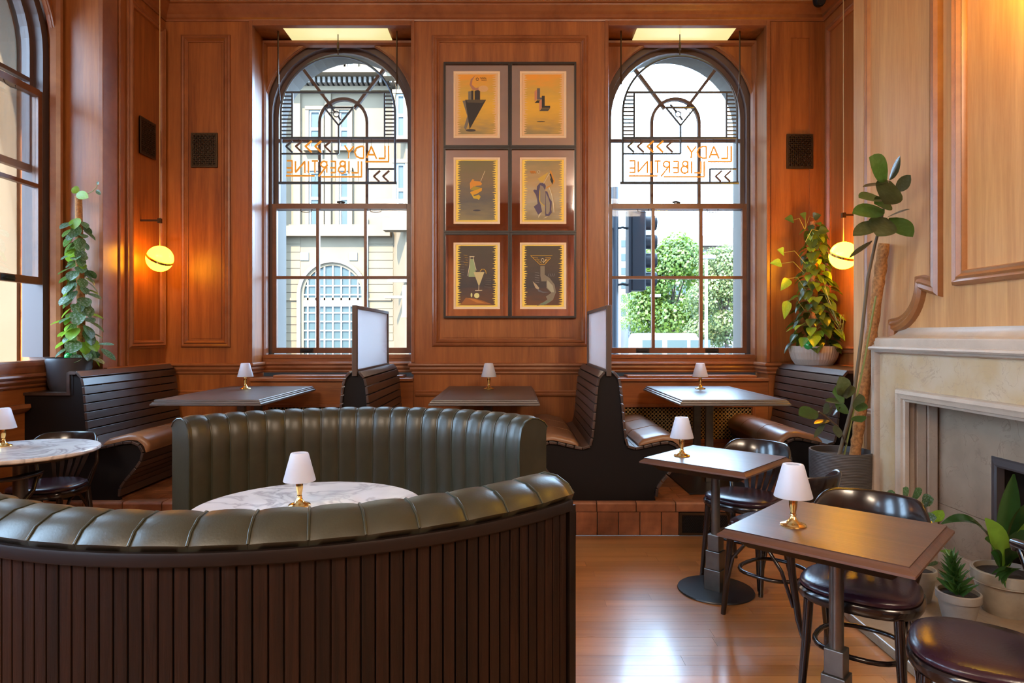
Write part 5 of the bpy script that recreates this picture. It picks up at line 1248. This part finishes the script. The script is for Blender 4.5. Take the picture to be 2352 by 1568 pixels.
for k, a, b, w, up in (('dark', (2038, 412), (2000, 360), 0.30, (0.3, -1, 0.2)), ('olive', (2042, 414), (2070, 358), 0.18, (0.8, -0.5, 0.4)), ('olive', (2056, 440), (2093, 402), 0.14, (0.8, -0.4, 0.6)),
        ('olive', (2036, 420), (1982, 428), 0.12, (0, -0.4, 1)), ('dark', (2025, 455), (1974, 452), 0.20, (0, -0.8, 0.8)), ('olive', (2046, 416), (2034, 466), 0.32, (0.1, -1, 0.1)), ('dark', (2046, 470), (2010, 466), 0.2, (0, -0.9, 0.5)),
        ('dark', (2032, 482), (1959, 488), 0.22, (0, -0.8, 0.6)), ('olive', (2036, 500), (2090, 478), 0.16, (0.2, -0.6, 0.8)), ('dark', (2042, 500), (2098, 542), 0.24, (0.1, -1, 0.3)), ('olive', (2036, 500), (2016, 540), 0.28, (-0.2, -1, 0.3)),
        ('olive', (2020, 508), (1960, 540), 0.17, (0, -0.8, 0.7)), ('olive', (2004, 552), (1950, 592), 0.10, (-0.5, -0.3, 1))):
    put_leaf(LM[k], t, P(*a, DL), P(*b, DL - 0.10), w*1.15, up)
br0 = [P(1945, 1020, 4.36), P(1925, 980, 4.25), P(1895, 955, 4.15), P(1880, 945, 4.1)]
MB().tube(br0, 0.006, 6).build('branch', M['stem'], t, True)
for k, a, b, w, up in (('dark', (1878, 945), (1836, 952), 0.24, (0, -0.7, 0.8)), ('olive', (1890, 950), (1905, 925), 0.12, (0.3, -0.6, 0.8)), ('olive', (1900, 955), (1914, 930), 0.10, (0.5, -0.6, 0.6)), ('olive', (1905, 965), (1870, 972), 0.12, (0, -0.3, 1)), ('olive', (1918, 975), (1928, 1005), 0.14, (0.2, -1, 0.1)), ('olive', (1895, 970), (1870, 1005), 0.08, (0, -0.3, 1)), ('olive', (1912, 955), (1930, 935), 0.12, (0, -0.6, 0.8)),
        ('olive', (1942, 912), (1930, 865), 0.24, (0.1, -1, 0.2)), ('dark', (1940, 912), (1914, 900), 0.24, (0, -1, 0.5)), ('dark', (1940, 922), (1896, 920), 0.14, (0, -0.6, 1)), ('olive', (1945, 915), (1955, 885), 0.20, (0.2, -1, 0.3)), ('dark', (1940, 928), (1925, 942), 0.22, (0, -1, 0.4)), ('olive', (1968, 940), (1975, 905), 0.20, (0.2, -1, 0.2)), ('dark', (1965, 955), (1980, 968), 0.2, (0, -1, 0.3)), ('dark', (1972, 945), (1984, 925), 0.16, (0, -1, 0.3))):
    put_leaf(LM[k], t, P(*a, 4.14), P(*b, 4.08), w*0.95, up)

# pots on the hearth
def clay_pot(x, y, r, h, mat, label, cat='plant', name='potted_plant'):
    t = thing(name, (x, y, 0.045), label, cat)
    pot(t, mat, [(0.0, 0), (r*0.66, 0), (r*0.68, 0.006), (r*0.92, h*0.74), (r*0.99, h*0.75), (r, h*0.78), (r, h*0.985), (r*0.975, h), (r*0.9, h), (r*0.86, h*0.88), (0, h*0.88)], h*0.89, r*0.86)
    return t
t = clay_pot(2.14, 3.13, 0.095, 0.150, M['potclay2'], 'small spiky aloe in a grey clay pot on the hearth', name='aloe')
rnd = random.Random(4)
ax0, ax1 = Vector((2.14, 3.13, 0.175)), Vector((2.085, 3.10, 0.37))
for i in range(64):
    u = i/64; a = i*2.399
    d = Vector((math.cos(a), math.sin(a), 0)); p = ax0.lerp(ax1, u)
    L_ = 0.105*(1 - 0.5*u)
    put_leaf(LM['aloe'], t, p, p + (d*(0.85 - 0.3*u) + Vector((-0.15, 0, 0.55 + 0.5*u))).normalized()*L_, L_*1.25, d + Vector((0, 0, 0.6)))
t = clay_pot(2.46, 3.25, 0.15, 0.21, M['potclay'], 'broad-leaved cast-iron plant in a whitewashed pot before the firebox', name='aspidistra')
MB().lathe([(0.1475, 0.150), (0.1505, 0.153), (0.1475, 0.156)], n=40).build('rope_band', M['potclay'], t)
def blade(t, pts, w, mat, name='leaf', nrm=(0, -1, 0.2)):
    pts = [Vector(p) for p in pts]; m = len(pts); vs = []; fs = []
    for i, p in enumerate(pts):
        u = i/(m-1); tg = (pts[min(i+1, m-1)] - pts[max(i-1, 0)]).normalized(); x = tg.cross(Vector(nrm)); x.normalize(); nz = x.cross(tg)
        ww = w*max(0.05, math.sin(PI*(0.06 + 0.94*u)**1.2))**0.8
        for s_ in (-1, -0.5, 0, 0.5, 1): vs.append(p + x*ww*s_ + nz*abs(s_)*ww*0.3)
    for i in range(m-1):
        for j in range(4): fs.append((i*5+j, i*5+j+1, i*5+j+6, i*5+j+5))
    MB().add(vs, fs).build(name, mat, t, True, smooth=80)
def bez(a, b, c, n=10): return [Vector(a).lerp(Vector(b), i/n).lerp(Vector(b).lerp(Vector(c), i/n), i/n) for i in range(n+1)]
g0 = P(2300, 1300, 3.25)
blade(t, bez(P(2308, 1310, 3.24), P(2300, 1200, 3.2), P(2328, 1088, 3.14)), 0.058, M['leaf_asp'])
blade(t, bez(P(2296, 1290, 3.22), P(2255, 1160, 3.1), P(2162, 1203, 3.05), 14), 0.036, M['leaf_asp'], nrm=(0, -0.5, 1))
blade(t, bez(P(2302, 1300, 3.2), P(2300, 1240, 3.12), P(2262, 1190, 3.08)), 0.052, M['leaf_lime'])
blade(t, bez(P(2300, 1300, 3.2), P(2285, 1250, 3.1), P(2262, 1238, 3.06)), 0.040, M['leaf_asp'], nrm=(0, -0.7, 0.7))
blade(t, bez(P(2298, 1305, 3.2), P(2290, 1270, 3.1), P(2276, 1268, 3.05)), 0.030, M['leaf_asp'])
blade(t, bez(P(2310, 1300, 3.2), P(2330, 1240, 3.12), P(2375, 1220, 3.1)), 0.045, M['leaf_asp'], nrm=(0, -0.7, 0.7))
blade(t, bez(P(2315, 1300, 3.25), P(2330, 1190, 3.2), P(2370, 1150, 3.15)), 0.050, M['leaf_asp'])
blade(t, bez(P(2312, 1300, 3.2), P(2340, 1230, 3.15), P(2365, 1190, 3.1)), 0.030, M['leaf_lime'])
for k in range(5):
    blade(t, bez(P(2325 + 5*k, 1305, 3.15), P(2310 - 4*k, 1298 + 4*k, 3.08), P(2278 + 8*k, 1318 + 8*k, 3.04)), 0.010, M['leaf_asp'], 'trailing_leaf', (0, -0.4, 1))
t = clay_pot(2.115, 3.40, 0.085, 0.165, M['potclay'], 'leafy prayer plant in a whitewashed pot behind the nearest square table', name='prayer_plant')
for k, a, b, w in (('cal', (2082, 1145), (2078, 1121), 0.07), ('cal', (2102, 1150), (2108, 1122), 0.085), ('cal', (2118, 1150), (2142, 1146), 0.07), ('cal', (2122, 1160), (2136, 1152), 0.05), ('callime', (2135, 1196), (2166, 1174), 0.075), ('cal', (2060, 1148), (2040, 1130), 0.06), ('cal', (2120, 1190), (2150, 1188), 0.06), ('callime', (2158, 1265), (2192, 1266), 0.02), ('cal', (2130, 1300), (2150, 1290), 0.06)):
    put_leaf(LM[k], t, P(*a, 3.36), P(*b, 3.30), w*1.15, (0.1, -1, 0.4))
    MB().tube([Vector((2.115, 3.40, 0.19)), P(a[0]*0.5 + 2120*0.5, 1250, 3.38), P(*a, 3.36)], 0.0025, 5).build('stalk', M['vine'], t, True)

# ------------------------------------------------------------------ the street outside
struct(MB().box(-60, 60, 7.2, 120, -0.6, -0.5).box(-60, -4.6, -30, 7.2, -0.6, -0.5).build('floor_street', M['street']), 'grey street outside the windows')
FD = 22.0
def fx(px): return (px - 1176)/1500*FD
def fz(py): return HC + (770 - py)/1500*FD
bd = thing('stone_building', (fx(765), FD, -0.5), 'cream sandstone building with an arched doorway across the street', 'building')
OW, OG, OF = M['outstone'], M['outglass'], M['outwhite']
MB().box(fx(560), fx(905), FD, FD+6, -0.5, fz(-60)).build('facade', OW, bd, True)
MB().prism([(fx(905), FD), (fx(945), FD-1.2), (fx(1130), FD-1.2), (fx(1130), FD+6), (fx(905), FD+6)], lambda a, b, t: (a, b, t), -0.5, fz(-60)).build('corner_bay', OW, bd, True)
MB().box(-26, fx(560), FD+0.5, FD+6, -0.5, fz(-60)).build('side_wing', OW, bd, True)
# projecting pier on the left and pilasters
for a, b in ((600, 655),): MB().box(fx(a), fx(b), FD-0.7, FD, -0.5, fz(-60)).build('pier', OW, bd, True)
for a, b in ((676, 692), (748, 762)): MB().box(fx(a), fx(b), FD-0.12, FD, fz(520), fz(205)).build('pilaster', OW, bd, True)
# string courses and cornice
for y0, y1, d in ((545, 522, 0.35), (690, 684, 0.08), (522, 517, 0.15), (190, 178, 0.9), (215, 205, 0.3)):
    MB().box(fx(560), fx(900), FD-d, FD, fz(y0), fz(y1)).build('string_course', OW, bd, True)
    MB().box(fx(900), fx(1130), FD-1.2-d, FD-1.1, fz(y0), fz(y1)).build('string_course', OW, bd, True)
for i in range(22):
    x = fx(672 + i*11.5); MB().box(x, x + 0.08, FD-0.6, FD, fz(205), fz(192)).build('bracket', M['outstone2'], bd, True)
# rustication joints
for i in range(13):
    y = 560 + i*18.5
    for a, b in ((560, 690), (842, 903)): MB().box(fx(a), fx(b), FD-0.022, FD+0.01, fz(y), fz(y - 17)).build('ashlar_course', OW, bd, True)
# windows of the upper floors
def swin(x0, x1, y0, y1, D=FD, bars=True):
    a0, a1, z0, z1 = fx(x0), fx(x1), fz(y1), fz(y0)
    f = MB().box(a0-0.12, a0, D-0.14, D+0.01, z0-0.05, z1+0.12).box(a1, a1+0.12, D-0.14, D+0.01, z0-0.05, z1+0.12).box(a0-0.12, a1+0.12, D-0.16, D+0.01, z1, z1+0.12).box(a0-0.16, a1+0.16, D-0.24, D+0.01, z0-0.14, z0-0.02).build('window', OW, bd, True)
    MB().box(a0, a1, D-0.03, D+0.0, z0, z1).build('pane', OG, f, True)
    zc = (z0+z1)/2
    MB().box(a0+0.06, a1-0.06, D-0.07, D-0.03, zc-0.05, zc+0.05).box(a0, a0+0.06, D-0.07, D-0.03, z0, z1).box(a1-0.06, a1, D-0.07, D-0.03, z0, z1).box(a0+0.06, a1-0.06, D-0.07, D-0.03, z1-0.07, z1).build('sash', OF, f, True)
for x0, x1 in ((712, 738), (781, 803)):
    swin(x0, x1, 255, 340); swin(x0, x1, 395, 518)
for x0, x1 in ((700, 720), (771, 788), (800, 816)): swin(x0, x1, 132, 176)
for y0, y1 in ((248, 340), (398, 512)): swin(926, 945, y0, y1, FD-1.2)
for k in range(4):
    for y0, y1 in ((255, 340), (395, 518), (610, 760)): swin(fx and 545 - 150*k - 40, 545 - 150*k, y0, y1, FD+0.5)
# arched doorway
ac, aw = fx(766), (832-700)/2/1500*FD
zs_ = fz(676)
inn = [(ac+x, z) for x, z in arch_pts(aw, -0.5, zs_)]; out_ = [(ac+x, z) for x, z in arch_pts(aw*1.22, -0.5, zs_)]; o2 = [(ac+x, z) for x, z in arch_pts(aw*1.1, -0.5, zs_)]
ar = arch_ring(MB(), inn, out_, FD-0.10, FD+0.02).build('arch_surround', OW, bd, True)
arch_ring(MB(), o2, out_, FD-0.18, FD-0.10).build('arch_hood', M['outstone2'], ar, True)
pw_ = MB(); pw_.add([(a, FD-0.03, b) for a, b in inn], [tuple(range(len(inn)))]); gl = pw_.build('arched_glazing', OG, bd, True)
z5 = fz(702)
MB().box(ac-aw, ac+aw, FD-0.10, FD-0.03, fz(704), fz(690)).build('transom', OF, gl, True)
for i in range(-3, 4):
    x = ac + i*aw/3.45
    h = zs_ + math.sqrt(max(0, aw**2 - (x-ac)**2))
    MB().box(x-0.025, x+0.025, FD-0.08, FD-0.03, -0.5, h).build('glazing_bar', OF, gl, True)
for i in range(11):
    z = fz(800 - i*20.5) ; 
    if z > zs_ + aw*0.9: break
    if fz(710) < z < fz(684): continue
    w_ = aw if z < zs_ else math.sqrt(max(0, aw**2 - (z-zs_)**2))
    MB().box(ac-w_, ac+w_, FD-0.074, FD-0.03, z-0.022, z+0.022).build('glazing_bar', OF, gl, True)
for px in (700, 812): MB().box(fx(px)-0.14, fx(px)+0.14, FD-0.04, FD+0.01, fz(598), fz(580)).build('wall_grille', M['outgrey'], bd, True)
MB().tube([(fx(843), FD-0.1, -0.5), (fx(843), FD-0.1, fz(500))], 0.05, 8).build('downpipe', OF, bd, True)
MB().box(fx(907), fx(950), FD-1.30, FD-1.2, fz(655), fz(645)).build('name_board', OF, bd, True)
t = thing('orange_banner', (fx(937)*0.72, FD*0.72, fz(712)), 'small orange cloth wrapped round a signal head on the street', 'banner')
MB().rings([[(0.13*c*s_, 0.10*d*s_, z) for c, d in ((-1,-1),(0,-1.3),(1,-1),(1,1),(0,1.2),(-1,1))] for z, s_ in ((-0.42, 1.15), (-0.30, 0.95), (0.0, 0.9), (0.25, 1.0), (0.36, 0.85))]).build('cloth', M['orangebag'], t)
MB().tube([(0.05, 0.12, -2.6), (0.05, 0.12, 0.5)], 0.05, 8).build('post', M['polegrey'], t)

# traffic light beyond the right window
D_ = 9.0
def tx(px): return (px-1176)/1500*D_
def tz(py): return HC + (770-py)/1500*D_
t = thing('traffic_light', (tx(1412), D_, -0.5), 'black traffic light on a pole outside the right window', 'traffic light')
MB().tube([(tx(1412), D_, -0.5), (tx(1412), D_, tz(430))], 0.052, 14).build('pole', M['polegrey'], t, True, smooth=40)
hd = MB().box(tx(1447), tx(1481), D_-0.10, D_+0.14, tz(668), tz(486)).build('signal_box', M['signalblack'], t, True, bevel=0.02)
MB().box(tx(1441), tx(1447), D_-0.11, D_+0.15, tz(672), tz(482)).build('backboard', M['signalblack'], t, True)
for k in range(4):
    zc = tz(512 + 43*k)
    rings = []
    for xx in (tx(1481), tx(1507)):
        rings.append([(xx, D_+0.02 + 0.115*math.cos(a), zc + 0.10*math.sin(a)) for a in [2*PI*i/16 for i in range(16)]])
    MB().rings(rings).build('hood', M['signalblack'], hd, True, smooth=40)
for py in (525, 655): MB().tube([(tx(1412), D_, tz(py)), (tx(1430), D_, tz(py-3)), (tx(1445), D_, tz(py))], 0.018, 6).build('bracket', M['signalblack'], t, True)
MB().tube([(tx(1406), D_-0.05, tz(525)), (tx(1396), D_-0.06, tz(530)), (tx(1398), D_-0.06, tz(545)), (tx(1392), D_-0.06, tz(565))], 0.02, 6).build('cable', M['signalblack'], t, True)

# buildings far behind the trees
def far_building(px0, px1, py_top, D, mat, label, rows, cols, roof=None, win=(0.55, 0.5), depth=10):
    def X(p): return (p-1176)/1500*D
    def Z(p): return HC + (770-p)/1500*D
    t = thing('far_building', ((X(px0)+X(px1))/2, D, -0.5), label, 'building', 'buildings beyond the trees')
    MB().box(X(px0), X(px1), D, D+depth, -0.5, Z(py_top)).build('walls', mat, t, True)
    w = (X(px1)-X(px0))/cols; h = (Z(py_top)+0.5)/rows
    for i in range(cols):
        for j in range(rows):
            a = X(px0) + w*(i+0.5); z = -0.5 + h*(j+0.55)
            MB().box(a-w*win[0]/2, a+w*win[0]/2, D-0.06, D, z-h*win[1]/2, z+h*win[1]/2).build('window', OG, t, True)
    if roof:
        q0, q1, zt = X(roof[0]), X(roof[1]), Z(roof[2])
        a0, a1, zb = X(px0)-0.6, X(px1)+0.9, Z(py_top)
        o = MB().add([(a0, D-0.8, zb), (a1, D-0.8, zb), (a1, D+depth, zb), (a0, D+depth, zb), (q0, D+3.0, zt), (q1, D+3.0, zt), (q1, D+depth-2, zt), (q0, D+depth-2, zt)], [(0,1,5,4),(1,2,6,5),(2,3,7,6),(3,0,4,7),(4,5,6,7),(3,2,1,0)]).build('roof', M['slate'], t, True)
        for px in (1531, 1565):
            xa = X(px); MB().box(xa-0.5, xa+0.5, D+0.9, D+1.4, (zb+zt)/2-0.5, (zb+zt)/2+0.7).build('skylight', OF, o, True)
    return t
far_building(1455, 1672, 566, 70, M['outstone'], 'long building with a slate mansard roof behind the trees', 6, 14, (1470, 1645, 531))
far_building(1340, 1442, 545, 48, M['outwhite'], 'pale office block behind the traffic light', 9, 5)
far_building(1443, 1500, 738, 44, M['outgrey'], 'low grey building left of the trees', 2, 3, None, (0.4, 0.4), 3)
far_building(1300, 1360, 480, 60, M['outstone'], 'stone block further left behind the framed prints', 9, 3)
far_building(1690, 1850, 520, 80, M['outstone2'], 'stone block right of the trees', 8, 8)

def tree(px, py_top, py_bot, D, rpx, label, lm, seed, dens=2600):
    def X(p): return (p-1176)/1500*D
    def Z(p): return HC + (770-p)/1500*D
    rnd = random.Random(seed)
    t = thing('tree', (X(px), D, -0.5), label, 'tree', 'street trees')
    zt, zb = Z(py_top), Z(py_bot); r = rpx/1500*D; H = zt - zb
    MB().tube([(0, 0, 0), (0.1, 0, (zb+0.5)*0.8), (0, 0.1, zb+0.5 + H*0.4)], [r*0.06, r*0.05, r*0.03], 8).build('trunk', M['bark'], t)
    mb = MB()
    blobs = []
    for i in range(34):
        u = rnd.random(); a = rnd.uniform(0, 2*PI); rr = r*0.72*math.sqrt(rnd.random())*(1 - 0.55*max(0, u-0.5)*2)
        blobs.append((rr*math.cos(a), rr*math.sin(a), zb + 0.5 + H*(0.08 + 0.86*u), r*rnd.uniform(0.28, 0.44)))
    for b in blobs[:8]: 
        MB_ = None
    s_ = r*0.05
    for i in range(dens):
        x, y, z, br_ = rnd.choice(blobs)
        d = Vector((rnd.gauss(0, 1), rnd.gauss(0, 1), rnd.gauss(0, 1))).normalized()
        p = Vector((x, y, z)) + d*br_*rnd.uniform(0.65, 1.0)
        n_ = (d + Vector((rnd.uniform(-.8, .8), rnd.uniform(-.8, .8), rnd.uniform(-.3, .9)))).normalized()
        a = n_.orthogonal().normalized(); b = n_.cross(a)
        k = s_*rnd.uniform(0.6, 1.3)
        mb.add([p - a*k*0.5, p + b*k*0.6, p + a*k*0.8, p - b*k*0.6], [(0, 1, 2, 3)])
    mb.build('foliage', lm, t)['kind'] = 'stuff'
    mb = MB()
    for i, (x, y, z, br_) in enumerate(blobs[:12]):
        mb.tube([(0, 0, zb + 0.5 + H*0.15), (x*0.5, y*0.5, (z + zb + 0.5 + H*0.2)/2), (x, y, z)], [r*0.025, r*0.015, r*0.006], 5)
    mb.build('branches', M['bark'], t)
tree(1545, 553, 762, 32, 112, 'round leafy green tree in the middle of the right window', M['treeleaf'], 1, 17000)
tree(1665, 575, 790, 28, 95, 'paler leafy tree at the right side of the right window', M['treeleaf2'], 2, 17000)
tree(1448, 668, 760, 42, 36, 'small tree behind the traffic light', M['treeleaf'], 3, 4000)
tree(1745, 490, 740, 40, 60, 'tree half hidden by the right window frame', M['treeleaf'], 6, 6000)

def van(px, D, L_, h, label, col, stripe):
    X = (px-1176)/1500*D
    t = thing('van', (X, D, -0.5), label, 'van', 'vehicles on the street')
    MB().prism([(-L_/2, 0.35), (L_/2, 0.35), (L_/2, h*0.55), (L_/2-0.35, h*0.62), (L_/2-0.9, h), (-L_/2+0.1, h), (-L_/2, h*0.9)][::-1], lambda a, b, tt: (a, tt, b), -0.9, 0.9).build('body', col, t, bevel=0.05)
    MB().box(-L_/2-0.01, L_/2+0.01, -0.915, 0.915, 0.35, h*0.38).build('lower_stripe', stripe, t)
    for a in (-L_*0.3, 0.0, L_*0.28): MB().box(a-0.42, a+0.3, -0.915, 0.915, h*0.62, h*0.88).build('window', OG, t)
    for a in (-L_*0.3, L_*0.3): MB().tube([(a, -0.93, 0.35), (a, -0.7, 0.35)], 0.34, 14).build('wheel', M['tyre'], t, smooth=40)
van(1545, 24.5, 3.0, 2.0, 'white and red minibus under the green tree', M['white'], M['red'])
van(1690, 34, 2.6, 1.6, 'small white van parked under the paler tree', M['white'], M['outgrey'])
for px, D in ((1622, 22), (1500, 27)):
    X = (px-1176)/1500*D
    t = thing('street_post', (X, D, -0.5), 'slim grey street post in front of the paler tree' if D == 22 else 'slim grey street post left of the green tree', 'post')
    MB().lathe([(0, 0), (0.10, 0), (0.10, 0.5), (0.06, 0.55), (0.05, 4.6 if D == 22 else 3.6), (0, 4.65 if D == 22 else 3.65)], n=10).build('shaft', M['outwhite'], t, smooth=40)
    MB().box(-0.12, 0.3, -0.08, 0.08, 4.5 if D == 22 else 3.5, 4.62 if D == 22 else 3.62).build('head', M['outgrey'], t)
